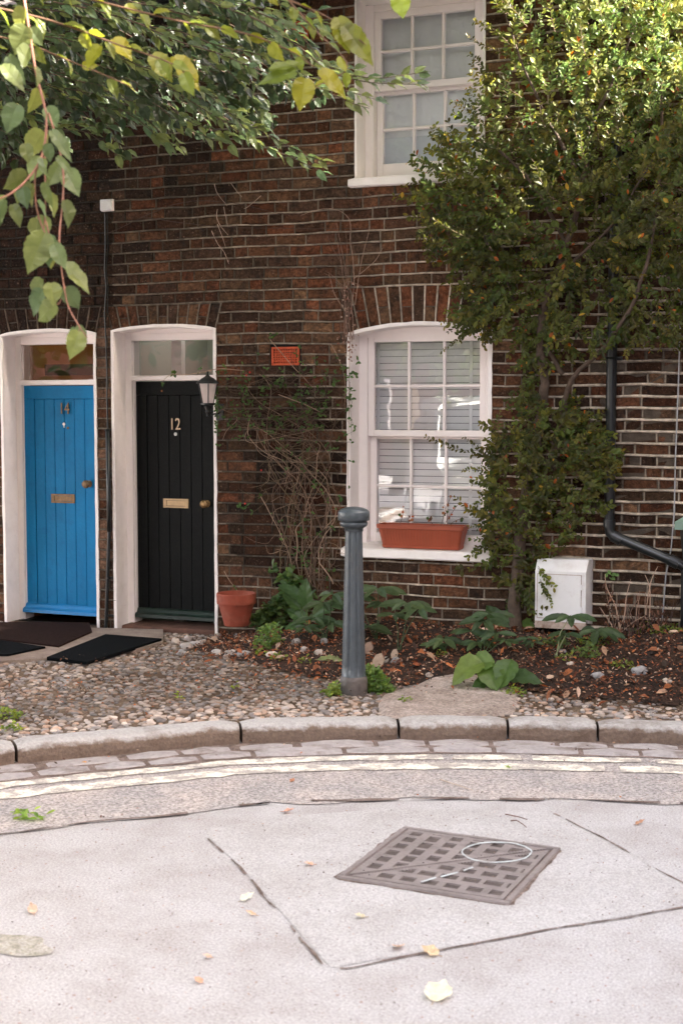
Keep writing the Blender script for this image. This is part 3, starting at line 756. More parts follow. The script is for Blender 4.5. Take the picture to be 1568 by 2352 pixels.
# eaves, gutter and roof
m = MB(); m.box(XL, XR, W-.16, W+.05, 4.30, 4.34); m.box(XL, XR, W-.175, W-.16, 4.24, 4.38); m.build('eaves_board', M['blackiron'], house)
m = MB()
for k in range(9):
    a0 = math.pi+math.pi*k/8; a1 = math.pi+math.pi*(k+1)/8
    if k < 8: m.quad((XL, W-.235+.058*math.cos(a0), 4.37+.058*math.sin(a0)), (XR, W-.235+.058*math.cos(a0), 4.37+.058*math.sin(a0)), (XR, W-.235+.058*math.cos(a1), 4.37+.058*math.sin(a1)), (XL, W-.235+.058*math.cos(a1), 4.37+.058*math.sin(a1)))
m.build('gutter', M['blackiron'], house)
m = MB(); m.add([(XL, W-.2, 4.40), (XR, W-.2, 4.40), (XR, W+3, 6.6), (XL, W+3, 6.6), (XL, W+6.2, 4.4), (XR, W+6.2, 4.4)], [(0, 1, 2, 3), (3, 2, 5, 4), (0, 3, 4), (1, 5, 2)]); m.build('roof', M['tile'], house)
m = MB(); m.box(XL, XR, W+.36, W+6, -.1, 4.39); 
mb2 = MB()  # plain side and back walls (brickwork unseen in the photograph)
mb2.cur = (.08, .04, .028, 1)
mb2.quad((XL, W+.004, -.1), (XL, W+6, -.1), (XL, W+6, 4.42), (XL, W+.004, 4.42)); mb2.quad((XR, W+6, -.1), (XR, W+.004, -.1), (XR, W+.004, 4.42), (XR, W+6, 4.42)); mb2.quad((XL, W+6, -.1), (XR, W+6, -.1), (XR, W+6, 4.42), (XL, W+6, 4.42))
mb2.build('side_wall', M['brick'], house)
# dark inner backing so no daylight leaks between the rooms
mb2 = MB()
for (x0, x1, z0, z1) in [(XL, -6.1, -.1, 4.35), (-6.1, XR, 4.42, 4.44)]: mb2.quad((x0, W+.34, z0), (x1, W+.34, z0), (x1, W+.34, z1), (x0, W+.34, z1))
mb2.build('inner_wall', M['dark'], house)
# air bricks
def airbrick(x0, x1, z0, z1, par):
    m = MB(); y = W-.006; t = .014
    bar(m, x0, x1, y, y+.02, z0, z0+t, .002); bar(m, x0, x1, y, y+.02, z1-t, z1, .002); bar(m, x0, x0+t, y, y+.02, z0+t, z1-t, .002); bar(m, x1-t, x1, y, y+.02, z0+t, z1-t, .002)
    nx = 10; nzz = 6
    for k in range(1, nx):
        x = x0+t+(x1-x0-2*t)*k/nx; bar(m, x-.004, x+.004, y+.003, y+.02, z0+t, z1-t, .001)
    for k in range(1, nzz):
        z = z0+t+(z1-z0-2*t)*k/nzz; bar(m, x0+t, x1-t, y+.0045, y+.02, z-.004, z+.004, .001)
    ab = m.build('air_brick', M['airbrick'], par)
    m = MB(); m.quad((x0-.02, W+.018, z0-.02), (x1+.02, W+.018, z0-.02), (x1+.02, W+.018, z1+.02), (x0-.02, W+.018, z1+.02)); m.build('vent_void', M['dark'], ab)
airbrick(-3.722, -3.523, 1.933, 2.055, house); airbrick(-3.648, -3.452, 4.04, 4.16, house)
# ------------------------------------------------------------------ things fixed to and standing by the wall
def arcpts(c, r, a0, a1, n, ax): return [Vector((c[0]+r*math.cos(a0+(a1-a0)*k/n), c[1], c[2]+r*math.sin(a0+(a1-a0)*k/n))) for k in range(n+1)]
# lantern by the black door
def lantern(x, y, zc, ztop, zbase, sc, mt, label, grp=None, arm=True):
    t = thing('wall_lantern', label, 'lantern', (x, y, zbase))
    m = MB(); s = sc; n = 6
    m.lathe([(.001, ztop+.045*s), (.008*s, ztop+.040*s), (.009*s, ztop+.03*s), (.005*s, ztop+.018*s), (.012*s, ztop+.008*s), (.02*s, ztop)], x, y, 10)
    m.lathe([(.02*s, ztop), (.055*s, ztop-.018*s), (.085*s, ztop-.042*s), (.098*s, ztop-.05*s), (.098*s, ztop-.058*s), (.07*s, ztop-.058*s)], x, y, n)
    m.build('lantern_cap', mt, t)
    f = MB(); zt_ = ztop-.058*s; zb = zt_-.155*s; rt, rb = .080*s, .048*s
    for k in range(n):
        a = 2*math.pi*k/n
        f.tube([(x+rt*math.cos(a), y+rt*math.sin(a), zt_), (x+rb*math.cos(a), y+rb*math.sin(a), zb)], .0045*s, 4)
    f.lathe([(rb+.008*s, zb+.004*s), (rb+.008*s, zb-.008*s), (.03*s, zb-.02*s), (.018*s, zb-.05*s), (.022*s, zb-.062*s), (.010*s, zb-.085*s), (.012*s, zb-.095*s), (.001, zb-.105*s)], x, y, n*2)
    f.build('lantern_frame', mt, t)
    g = MB()
    for k in range(n):
        a = 2*math.pi*k/n; b = 2*math.pi*(k+1)/n
        g.quad((x+rt*math.cos(a), y+rt*math.sin(a), zt_), (x+rt*math.cos(b), y+rt*math.sin(b), zt_), (x+rb*math.cos(b), y+rb*math.sin(b), zb), (x+rb*math.cos(a), y+rb*math.sin(a), zb))
    g.build('lantern_glass', M['glass_lamp'], t)
    bu = MB(); bu.lathe([(.001, zt_-.02*s), (.012*s, zt_-.025*s), (.014*s, zt_-.09*s), (.010*s, zb+.01), (.012*s, zb)], x, y, 10); bu.build('bulb', M['boxpaint'], t)
    a = MB(); a.tube([(x, y, zb-.05*s), (x+.01, y+.04, zb-.085*s), (x+.015, W-.03, zb-.075*s), (x+.015, W+.0, zb-.06*s)], .007*s, 6); a.box(x-.012, x+.042, W-.014, W-.006+.012, zb-.13*s, zb+.0)
    a.build('bracket', mt, t)
    return t
lx, lz = XZ(477, 864, W-.16)
lantern(lx, W-.16, 0, lz, 1.5, .86, M['blackiron'], 'black hexagonal wall lantern with clear panes beside the black door')
gx, gz_ = XZ(1592, 1150, W-.22)
M['greenlamp'] = mat('green_grey_paint', (.16, .25, .20), .5)
t = thing('garden_lantern', 'pale green stepped metal lantern top cut off by the right edge of the photo', 'lantern', (gx, W-.22, .35))
m = MB(); m.lathe([(.001, gz_+.02), (.03, gz_), (.04, gz_-.05), (.06, gz_-.085), (.12, gz_-.115), (.135, gz_-.12), (.135, gz_-.165), (.10, gz_-.17), (.001, gz_-.17)], gx, W-.22, 4, a0=math.pi/4); m.build('lantern_cap', M['greenlamp'], t)
m = MB(); m.lathe([(.07, gz_-.17), (.075, gz_-.19), (.05, gz_-.40), (.06, gz_-.42), (.02, gz_-.45), (.02, .30)], gx, W-.22, 8); m.build('lantern_post', M['blackiron'], t)
# downpipe
t = thing('drainpipe', 'black round drainpipe down the wall bending to the lower right corner', 'drainpipe', (-1.47, W-.06, .95))
PX0 = XZ(1404, 800, W-.06)[0]; PX1, PZ1 = XZ(1398, 1215, W-.06); EX, EZ = XZ(1562, 1300, W-.06)
m = MB(); m.tube([(PX0+.02, W-.06, 4.3), (PX0, W-.06, 2.0), (PX1, W-.06, PZ1+.02), (PX1+.004, W-.06, PZ1-.02), (PX1+.03, W-.062, PZ1-.045)], .032, 14)
m.tube([(PX1+.012, W-.062, PZ1-.035), (EX, W-.062, EZ+.01), (EX+.03, W-.062, EZ-.012)], .031, 14)
m.tube([(EX+.028, W-.06, EZ+.0), (EX+.034, W-.06, EZ-.04), (EX+.036, W-.06, .28)], .032, 14)
m.build('pipe', M['pipe'], t, smooth=True)
for z in (PZ1+.035, 2.35): m = MB(); m.tube([(PX1 if z < 2 else PX0, W-.06, z-.022), (PX1 if z < 2 else PX0, W-.06, z+.022)], .037, 14, cap=True); m.build('pipe_collar', M['pipe'], t)
d = Vector((EX-PX1, 0, EZ-PZ1)).normalized()
m = MB(); q = Vector((PX1+.03, W-.062, PZ1-.045)); m.tube([q-d*.01, q+d*.05], .036, 14, cap=True); m.build('pipe_collar', M['pipe'], t)
m = MB(); q = Vector((EX-.03, W-.062, EZ+.02)); m.tube([q-d*.04, q+d*.02], .036, 14, cap=True); m.build('pipe_collar', M['pipe'], t)
for z in (1.95, 3.1): m = MB(); m.box(PX0-.055, PX0+.055, W-.03, W+.005, z-.012, z+.012); m.tube([(PX0-.05, W-.03, z), (PX0-.04, W-.085, z), (PX0, W-.102, z), (PX0+.04, W-.085, z), (PX0+.05, W-.03, z)], .006, 4); m.build('pipe_bracket', M['pipe'], t)
# grey cable at the right
m = MB(); pts = [(1566, 640), (1560, 780), (1556, 900), (1550, 1050), (1547, 1180), (1540, 1260), (1528, 1320), (1520, 1420)]
m.tube([Vector((XZ(a, b, W-.02)[0], W-.02, XZ(a, b, W-.02)[1])) for a, b in pts], .0042, 6)
o = m.build('cable', mat('grey_cable', (.35, .35, .37), .5), smooth=True); tag(o, 'thin grey cable hanging down the wall near the right edge', 'cable')
# junction box, thin cable and conduit on the left
jx, jz = XZ(245, 471, W-.03)
t = thing('junction_box', 'small square white junction box high on the dark wall', 'junction box', (jx, W-.03, jz-.045))
m = MB(); m.box(jx-.044, jx+.044, W-.045, W-.001, jz-.038, jz+.038); m.build('box_lid', M['boxpaint'], t, bevel=.006)
m = MB(); m.box(jx-.047, jx+.047, W-.026, W-.0005, jz-.041, jz+.041); m.build('box_body', M['frame'], t, bevel=.004)
m = MB(); pts = [(242, 490), (243, 560), (241, 620), (245, 660), (241, 720), (244, 790), (246, 850), (246, 920), (248, 985)]
cp = [Vector((XZ(a, b, W-.015)[0], W-.015, XZ(a, b, W-.015)[1])) for a, b in pts]; m.tube(cp, .0055, 6)
m.tube([p+Vector((.014+.004*math.sin(i*2), .003, 0)) for i, p in enumerate(cp[:5])], .0035, 5)
o = m.build('cable', M['blackiron'], smooth=True); tag(o, 'black cable dropping from the white junction box to the conduit between the doors', 'cable')
cx, cz = XZ(248, 985, W-.02); cx2, cz2 = XZ(242, 1452, W-.02)
t = thing('conduit', 'black conduit pipe standing on the brick pier between the blue and black doors', 'pipe', (cx2, W-.02, cz2))
m = MB(); m.tube([(cx, W-.022, cz), (cx+.003, W-.022, cz-.5), (cx+.002, W-.022, .78)], .016, 10, cap=True); m.tube([(cx+.002, W-.020, .80), (cx2+.002, W-.020, cz2-.05)], .0125, 10); m.build('pipe', M['pipe'], t, smooth=True)
for z in (cz-.01, 1.19, .45, .18): m = MB(); m.box(cx-.028, cx+.028, W-.010, W-.002, z-.008, z+.008); m.tube([(cx-.018, W-.004, z), (cx-.018, W-.03, z), (cx, W-.042, z), (cx+.018, W-.03, z), (cx+.018, W-.004, z)], .003, 4); m.build('pipe_clip', M['blackiron'], t)
# meter cabinet: front plane stands 16 cm off the wall
by = W-.16; bx0, bz1 = XZ(1228, 1310, by); bx1, _ = XZ(1345, 1310, by); bz0 = XZ(1290, 1440, by)[1]; zt1 = XZ(1228, 1278, W-.01)[1]
t = thing('meter_cabinet', 'weathered white metal meter cabinet with a sloping top low on the wall', 'meter cabinet', ((bx0+bx1)/2, by, bz0))
m = MB(); xr = bx1+.012
m.add([(bx0, by, bz0+.03), (bx1, by, bz0+.03), (bx1, by, bz1), (bx0, by, bz1), (bx0, W, bz0), (xr, W, bz0), (xr, W, zt1), (bx0, W, zt1), (bx0+.0, by+.06, zt1), (bx1+.004, by+.06, zt1)],
      [(0, 1, 2, 3), (3, 2, 9, 8), (8, 9, 6, 7), (1, 5, 6, 9, 2), (4, 0, 3, 8, 7), (0, 4, 5, 1)]); m.build('cabinet_body', M['boxpaint'], t, bevel=.004)
m = MB(); dx0, dx1, dz0_, dz1_ = bx0+.018, bx1-.03, bz0+.052, bz1-.022
m.box(dx0, dx1, by-.008, by-.001, dz0_, dz1_); dd = m.build('cabinet_door', M['boxpaint'], t, bevel=.002)
m = MB(); e = .004; yy0, yy1 = by-.003, by-.0005
m.box(dx0-e, dx1+e, yy0, yy1, dz1_+.0005, dz1_+e); m.box(dx0-e, dx1+e, yy0, yy1, dz0_-e, dz0_-.0005); m.box(dx1+.0005, dx1+e, yy0, yy1, dz0_, dz1_); m.box(dx0-e, dx0-.0005, yy0, yy1, dz0_, dz1_); m.build('door_seal', M['rusty'], t)
for z in (dz1_-.07, dz0_+.06): m = MB(); m.tube([(dx1+.006, by-.008, z-.016), (dx1+.006, by-.008, z+.016)], .006, 8, cap=True); m.build('hinge', M['boxpaint'], t)
m = MB(); m.box(bx0+.002, bx1+.0, by-.005, by+.05, bz0-.012, bz0+.030); m.build('cabinet_foot', M['rusty'], t)
m = MB(); m.tube([(dx0+.03, by-.0095, dz0_+.20), (dx0+.03, by-.0083, dz0_+.20)], .008, 10, cap=True); m.build('keyhole', M['dark'], dd)
# planter on the sill
py_ = W-.045; pzb = .742
xa, za = XZ(862, 1210, py_); xb, _ = XZ(1063, 1210, py_); pzt = XZ(960, 1207, py_)[1]
t = thing('window_planter', 'long terracotta coloured plastic planter on the white window sill', 'planter', ((xa+xb)/2, py_, pzb))
pl = MB(); cxp = (xa+xb)/2; hx = (xb-xa)/2; dep = .17; cyp = py_+dep/2
def ringr(hx_, hy_, z, n=5, r=.02):
    o = []
    for sx, sy, a0 in ((1, 1, 0), (-1, 1, 90), (-1, -1, 180), (1, -1, 270)):
        for k in range(n): a = R(a0+90*k/(n-1)); o.append((cxp+sx*(hx_-r)+r*math.cos(a), cyp+sy*(hy_-r)+r*math.sin(a), z))
    return o
rings = [ringr(hx-.035, dep/2-.03, pzb), ringr(hx-.030, dep/2-.026, pzb+.018), ringr(hx-.032, dep/2-.028, pzb+.020), ringr(hx-.012, dep/2-.010, pzt-.028), ringr(hx-.001, dep/2, pzt-.026), ringr(hx, dep/2, pzt), ringr(hx-.012, dep/2-.012, pzt), ringr(hx-.014, dep/2-.014, pzt-.05)]
for ra, rb in zip(rings, rings[1:]):
    n = len(ra)
    for k in range(n): pl.quad(ra[k], ra[(k+1) % n], rb[(k+1) % n], rb[k])
pl.poly(rings[0][::-1]); nr = 26
for k in range(1, nr):
    f = -1+2*k/nr; x0 = cxp+f*(hx-.045); x1 = cxp+f*(hx-.030)
    pl.tube([(x0, py_+.0285, pzb+.022), (x1, py_+.0105, pzt-.03)], .0022, 4)
pl.build('planter_box', M['orange'], t)
m = MB(); m.poly([(p[0], p[1], p[2]-.004) for p in ringr(hx-.015, dep/2-.015, pzt-.03)]); m.build('potting_soil', M['soil'], t)
dp = thing('dried_plant', 'dried brown flower stems growing in the terracotta coloured planter', 'plant', (cxp+.12, cyp, pzt-.03))
m = MB(); m.cur = (.16, .06, .035, 1); lf = MB()
for (px, py2, qx, qy) in [(915, 1205, 925, 1162), (940, 1205, 943, 1182), (1010, 1203, 1035, 1140), (1012, 1203, 1050, 1160), (1005, 1205, 985, 1190), (1025, 1205, 1020, 1160), (912, 1212, 905, 1222), (1020, 1203, 1060, 1190)]:
    A = Vector((XZ(px, py2, cyp-.03)[0], cyp-.03, pzt-.03)); B = Vector((XZ(qx, qy, cyp-.05)[0], cyp-.05, XZ(qx, qy, cyp-.05)[1]))
    mid = A.lerp(B, .5)+Vector((ru(-.02, .02), 0, .015)); m.tube([A, mid, B], .0016, 4)
    m.build('stem', M['twig'], dp); m = MB(); m.cur = (.16, .06, .035, 1)
    for k in range(4):
        lf = MB(); c = A.lerp(B, ru(.4, 1.05))+Vector((ru(-.012, .012), ru(-.01, .01), ru(-.01, .01))); s = ru(.006, .013)
        lf.cur = random.choice([(.35, .09, .03, 1), (.10, .04, .025, 1), (.30, .12, .05, 1), (.05, .08, .02, 1)])
        lf.poly([c+Vector((s*math.cos(a)*ru(.6, 1.2), ru(-.006, .006), s*math.sin(a)*ru(.6, 1.2))) for a in (0, 1.2, 2.5, 3.9, 5.1)]); lf.build('withered_flower', M['litter'], dp)
# terracotta pot
gx_, gy_ = -4.02, 8.18; pz0 = zg(gx_, gy_)+.045
px_ = XZ(543, 1400, gy_)[0]; gx_ = px_
t = thing('flower_pot', 'round terracotta flower pot standing empty by the black door', 'flower pot', (gx_, gy_, pz0))
zt2 = XZ(543, 1362, gy_)[1]; zb2 = XZ(543, 1436, gy_)[1]; rr = XZ(584, 1380, gy_)[0]-gx_
m = MB(); tl = .02
pr = [(.001, zb2), (rr*.60, zb2), (rr*.62, zb2+.005), (rr*.90, zt2-.075), (rr*.90, zt2-.072), (rr*.985, zt2-.070), (rr*1.0, zt2-.062), (rr*1.01, zt2-.006), (rr*.99, zt2), (rr*.91, zt2), (rr*.89, zt2-.01), (rr*.80, zt2-.10), (.001, zt2-.10)]
m.lathe(pr, gx_, gy_, 32); po = m.build('pot_body', M['terra'], t, smooth=False)
m = MB(); m.lathe([(rr*.86, zt2-.055), (.001, zt2-.05)], gx_, gy_, 20); m.build('potting_soil', M['soil'], t)
# bollard
bp_ = onz(812, 1590, .09); bx, by2 = bp_.x, bp_.y
t = thing('bollard', 'fluted grey painted cast iron bollard with a domed cap at the kerb', 'bollard', (bx, by2, .085))
bzt = XZ(815, 1155, by2)[1]; H = bzt-.09; b0 = .085
def flute(a, z):
    return 1-.16*max(0, math.cos(a*8+.6))**2.2*(1 if .14 < (z-b0)/H < .87 else 0)
n = 96; m = MB()
prb = [(.073, b0-.03), (.0765, b0+.01), (.0765, b0+.075), (.074, b0+.088), (.066, b0+.098)]
m.lathe(prb, bx, by2, n); m.build('bollard_base', mat('worn_iron', (.105, .088, .082), .6, var=.25, vscale=25, bump=.5, dirt=(.06, .07, .075), dscale=6, damt=.8), t, smooth=True)
m = MB(); pts_ = [(.067, b0+.098)]
for k in range(15): f = k/14; pts_.append((.0655-.0195*f, b0+.10+(H*.855-.10)*f))
m.lathe(pts_, bx, by2, n, rfun=flute); m.build('bollard_shaft', M['iron'], t, smooth=True)
m = MB(); z1 = b0+H*.855
m.lathe([(.046, z1), (.050, z1+.001), (.051, z1+.003), (.051, z1+.018), (.053, z1+.0185), (.058, z1+.022), (.070, z1+.030), (.076, z1+.040), (.076, z1+.048), (.071, z1+.056), (.064, z1+.058), (.064, z1+.061),
         (.083, z1+.0615), (.086, z1+.064), (.0865, z1+.105), (.083, z1+.112), (.070, z1+.122), (.05, z1+.130), (.025, z1+.1345), (.0005, z1+.136)], bx, by2, 48, rfun=lambda a, z: 1); m.build('bollard_cap', M['iron'], t, smooth=True)
# door mats and the stone slabs before the doors
def ground_poly(name, pix, mt, z, h, lab=None, cat=None, jit=0):
    P = [onz(a, b, z) for a, b in pix]; mb = MB(); top = [(p.x, p.y, z+h) for p in P]; bot = [(p.x, p.y, z-.01) for p in P]
    mb.poly(top); n = len(P)
    for k in range(n): mb.quad(bot[k], bot[(k+1) % n], top[(k+1) % n], top[k])
    o = mb.build(name, mt, bevel=.004); 
    if lab: tag(o, lab, cat)
    else: tag(o, kind='structure')
    return o
ground_poly('door_slab', [(-60, 1526), (230, 1510), (330, 1492), (375, 1478), (375, 1450), (215, 1446), (0, 1436), (-80, 1436)], M['flag'], .088, .014)
ground_poly('doormat', [(-10, 1468), (135, 1486), (212, 1452), (205, 1432), (70, 1430), (-10, 1432)], M['mat_brown'], .106, .008, 'brown bristle doormat at the foot of the blue door', 'doormat')
ground_poly('doormat', [(-20, 1506), (20, 1506), (105, 1488), (-20, 1470)], M['mat_rubber'], .106, .009, 'black rubber mat on the slab cut off by the left edge of the photo', 'doormat')
ground_poly('doormat', [(108, 1513), (200, 1524), (372, 1470), (243, 1460)], M['mat_rubber'], .106, .011, 'black rubber mat on the slab before the black door', 'doormat')
# manhole cover
mc = [onz(768+2, 2020, 0), onz(917, 1901, 0), onz(1286, 1949, 0), onz(1184, 2089, 0)]
cen = (mc[0]+mc[1]+mc[2]+mc[3])/4; ex = ((mc[2]-mc[1])+(mc[3]-mc[0])).normalized(); ey = Vector((-ex.y, ex.x, 0)); hwx = .5*((mc[2]-mc[1]).length+(mc[3]-mc[0]).length)/2; hwy = .5*((mc[1]-mc[0]).length+(mc[2]-mc[3]).length)/2
t = thing('manhole_cover', 'square cast iron manhole cover in two triangular halves with raised blocks', 'manhole cover', (cen.x, cen.y, 0))
def gp(u, v, z): p = cen+ex*u+ey*v; return Vector((p.x, p.y, z))
M['castiron'] = mat('cast_iron', (.25, .215, .208), .6, metal=.1, var=.3, vscale=9, bump=.4, bscale=80, dirt=(.085, .068, .062), dscale=4.5, damt=.75)
M['castpit'] = mat('cast_iron_pit', (.085, .066, .060), .8, var=.4, vscale=20, bump=.4)
def obox(mb, u0, u1, v0, v1, z0, z1, b=0):
    q = [(u0, v0), (u1, v0), (u1, v1), (u0, v1)]; cu_, cv_ = (u0+u1)/2, (v0+v1)/2
    bot = [gp(u, v, z0) for u, v in q]; top = [gp(u+(b if u < cu_ else -b), v+(b if v < cv_ else -b), z1) for u, v in q]
    mb.poly(top)
    for k in range(4): mb.quad(bot[k], bot[(k+1) % 4], top[(k+1) % 4], top[k])
hwx *= .965; hwy *= .965; m = MB(); f = .022
obox(m, -hwx, hwx, -hwy, -hwy+f, .001, .011, .002); obox(m, -hwx, hwx, hwy-f, hwy, .001, .011, .002); obox(m, -hwx, -hwx+f, -hwy+f, hwy-f, .001, .011, .002); obox(m, hwx-f, hwx, -hwy+f, hwy-f, .001, .011, .002); m.build('cover_frame', M['castiron'], t)
m = MB(); ring = []
for k in range(80):
    a = 2*math.pi*(k+.5)/80; c_, s_ = math.cos(a), math.sin(a); q_ = 1/max(abs(c_), abs(s_)); e_ = .004+.022*abs(noise.noise(Vector((c_*6, s_*6, 3))))
    ring.append(gp(c_*q_*(hwx+e_), s_*q_*(hwy+e_), .0034))
m.poly(ring); m.build('cover_bedding', M['joint'], t)
hu = hwx-f-.008; hv = hwy-f-.008
gap = .004
tri = [[(-hu+gap, -hv), (hu, -hv), (hu, hv-gap*1.5)], [(-hu, -hv+gap*1.5), (hu-gap, hv), (-hu, hv)]]
for ti in tri:
    mb = MB(); mb.poly([gp(u, v, .0045) for u, v in ti]); pl_ = mb.build('cover_plate', M['castpit'], t)
    rb = MB()
    # raised top surface with rectangular recesses: grid of bars
    N_ = 8; a_, c_ = ti, 0
    lower = ti is tri[0]
    def inside(u, v, mg=.0):
        s_ = (v/hv)-(u/hu); return (s_ < -mg) if lower else (s_ > mg)
    nu = 63
    for i in range(nu):
        for j in range(nu):
            u0 = -hu+2*hu*i/nu; v0 = -hv+2*hv*j/nu; u1 = u0+2*hu/nu; v1 = v0+2*hv/nu; uc, vc = (u0+u1)/2, (v0+v1)/2
            if not inside(uc, vc, .06): continue
            # recess pattern: brickwork of slots, direction differs in the two halves
            p = i/nu*7; q = j/nu*7; edge = min(i, j, nu-1-i, nu-1-j)
            if lower: rr_ = int(q*1.0); fu = (p+.5*(rr_ % 2)) % 1; fv = q % 1
            else: rr_ = int(p*1.0); fu = (q+.5*(rr_ % 2)) % 1; fv = p % 1
            slot = .15 < fu < .84 and .25 < fv < .80 and edge > 1
            dg = abs((v0/hv)-(u0/hu))
            if slot and dg > .12: continue
            z1_ = .0100
            rb.quad(gp(u0, v0, z1_), gp(u1, v0, z1_), gp(u1, v1, z1_), gp(u0, v1, z1_))
            # side walls where the neighbour is a slot are closed by thin skirts
            for (a1, b1, a2, b2) in ((u0, v0, u1, v0), (u1, v0, u1, v1), (u1, v1, u0, v1), (u0, v1, u0, v0)):
                rb.quad(gp(a1, b1, .0045), gp(a2, b2, .0045), gp(a2, b2, z1_), gp(a1, b1, z1_))
    sg = -1 if lower else 1          # straight bar along the diagonal
    q0 = [(-hu, -hv+sg*.012), (hu, hv+sg*.012), (hu, hv+sg*.028), (-hu, -hv+sg*.028)] 
    q0 = [(max(-hu, min(hu, u)), max(-hv, min(hv, v))) for u, v in q0]
    top_ = [gp(u, v, .0104) for u, v in q0]; bo_ = [gp(u, v, .0045) for u, v in q0]; rb.poly(top_)
    for k in range(4): rb.quad(bo_[k], bo_[(k+1) % 4], top_[(k+1) % 4], top_[k])
    rb.build('cover_ribs', M['castiron'], pl_)
# pale paint loop sprayed on the cover
m = MB(); c0 = onz(1140, 1957, .013); pr_ = None; n = 60
for k in range(n+1):
    a = 2*math.pi*k/n; e_ = noise.noise(Vector((a*2, 1, 1))); P_ = onz(1140+(81+3*e_)*math.cos(a), 1957+(24.5+e_)*math.sin(a), .013); Q_ = onz(1140+(77+4*e_)*math.cos(a), 1957+(21.6+e_)*math.sin(a), .013)
    if pr_: m.quad(pr_[0], P_, Q_, pr_[1])
    pr_ = (P_, Q_)
pm_ = mat('pale_blue_paint', (.50, .54, .55), .7, var=.3, vscale=30, dirt=(.25, .21, .20), dscale=22, damt=.9)
m.build('paint_ring', pm_, t)
for q_ in [(965, 2024, 1000, 2014), (1010, 2012, 1050, 2002), (1062, 1998, 1085, 1990)]: m = MB(); m.quad(onz(q_[0], q_[1], .013), onz(q_[0]+3, q_[1]+3, .013), onz(q_[2]+2, q_[3]+2.5, .013), onz(q_[2], q_[3], .013)); m.build('paint_dash', pm_, t)
# joints in the concrete roadway
m = MB(); m.poly([(p.x, p.y, .0022) for p in [onz(a, b, 0) for a, b in [(760, 2224), (552, 1990), (480, 1925), (470, 1905), (700, 1872), (930, 1856), (1270, 1868), (1345, 1905), (1600, 2048), (1700, 2105), (1600, 2078), (1300, 2128), (1000, 2182)][::-1]]]); tag(m.build('concrete_panel', M['slab']), kind='structure')
def crack(pix, w, name='road_joint'):
    mb = MB(); pts = [onz(a, b, .0045) for a, b in pix]; cc = []
    for a, b in zip(pts, pts[1:]):
        n = max(2, int((b-a).length/.02))
        for k in range(n): cc.append(a.lerp(b, k/n))
    cc.append(pts[-1]); pr = None
    for i, p in enumerate(cc):
        d = (cc[min(i+1, len(cc)-1)]-cc[max(i-1, 0)]).normalized(); nn = Vector((-d.y, d.x, 0)); w1 = w*(.25+1.1*abs(noise.noise(p*9))+.7*abs(noise.noise(p*45))); off = nn*(.012*noise.noise(p*5))
        cur = (p+off+nn*w1/2, p+off-nn*w1/2)
        if pr and noise.noise(p*6+Vector((3, 3, 0))) > -.30: mb.quad(pr[0], cur[0], cur[1], pr[1])
        pr = cur
    tag(mb.build(name, M['joint']), kind='structure')
crack([(480, 1925), (515, 1962), (552, 1990), (640, 2095), (738, 2215), (760, 2224), (800, 2222), (1000, 2182), (1300, 2128), (1600, 2078)], .013)
crack([(1270, 1868), (1345, 1905), (1420, 1943), (1500, 1990), (1600, 2048)], .011)
# ------------------------------------------------------------------ foliage tools
def at(px, py, d): return Vector((0, 0, EYE)) + ray(px, py)/3135.0*d
def inpoly(x, y, P):
    c = False; j = len(P)-1
    for i in range(len(P)):
        if (P[i][1] > y) != (P[j][1] > y) and x < (P[j][0]-P[i][0])*(y-P[i][1])/(P[j][1]-P[i][1])+P[i][0]: c = not c
        j = i
    return c
def rpoly(P):
    xs = [p[0] for p in P]; ys = [p[1] for p in P]
    while True:
        x, y = ru(min(xs), max(xs)), ru(min(ys), max(ys))
        if inpoly(x, y, P): return x, y
def rv(): 
    while True:
        v = Vector((ru(-1, 1), ru(-1, 1), ru(-1, 1)))
        if .05 < v.length < 1: return v.normalized()
def leaf(mb, b, d, n, L, w, fold=.25, curl=.15):
    """small folded leaf: base b, direction d, normal n"""
    d = d.normalized(); s = d.cross(n)
    if s.length < 1e-3: s = d.orthogonal()
    s.normalize(); n = s.cross(d)
    def P(t, u): return b + d*(t*L) + s*(u*w) + n*(abs(u)*fold*w - curl*L*t*t)
    v = [P(0, 0), P(.38, .42), P(.74, .40), P(1, 0), P(.74, -.40), P(.38, -.42), P(.55, 0)]
    mb.add(v, [(0, 1, 6), (1, 2, 6), (2, 3, 6), (3, 4, 6), (4, 5, 6), (5, 0, 6)][:6] if L > .03 else [(0, 1, 2, 3), (0, 3, 4, 5)])
SER = [(0, 0), (-.03, .16), (.04, .34), (.12, .44), (.16, .43), (.27, .52), (.31, .48), (.42, .52), (.46, .47), (.56, .46), (.60, .40), (.69, .35), (.73, .27), (.81, .19), (.90, .09), (1.0, 0)]
def bigleaf(mb, b, d, n, L, w, fold=.28, curl=.2, wave=.03):
    d = d.normalized(); s = d.cross(n)
    if s.length < 1e-3: s = d.orthogonal()
    s.normalize(); n = s.cross(d); ph = rnd()*6; tw = ru(-.25, .25)
    def P(t, u): return b + d*(t*L) + s*(u*w) + n*(abs(u)*fold*w - curl*L*t*t + wave*L*math.sin(t*14+ph)*abs(u)*2 + .016*L*math.cos(t*43)*(abs(u) > .02) + tw*u*w*t)
    ts = [0, .16, .31, .46, .60, .73, .86, 1.0]; mid = [P(t, 0) for t in ts]
    for sg in (1, -1):
        edge = [P(t, sg*u*1.0) for t, u in SER]; seg = [(0, 0, 3), (1, 3, 5), (2, 5, 8), (3, 8, 10), (4, 10, 12), (5, 12, 13), (6, 13, 15)]
        for mi, e0, e1 in seg:
            pts = [mid[mi]] + (edge[e0:e1+1] if mi else edge[1:e1+1])
            if mi < 6: pts.append(mid[mi+1])
            pts = pts if sg < 0 else pts[::-1]
            if len(pts) >= 3: mb.poly(pts)
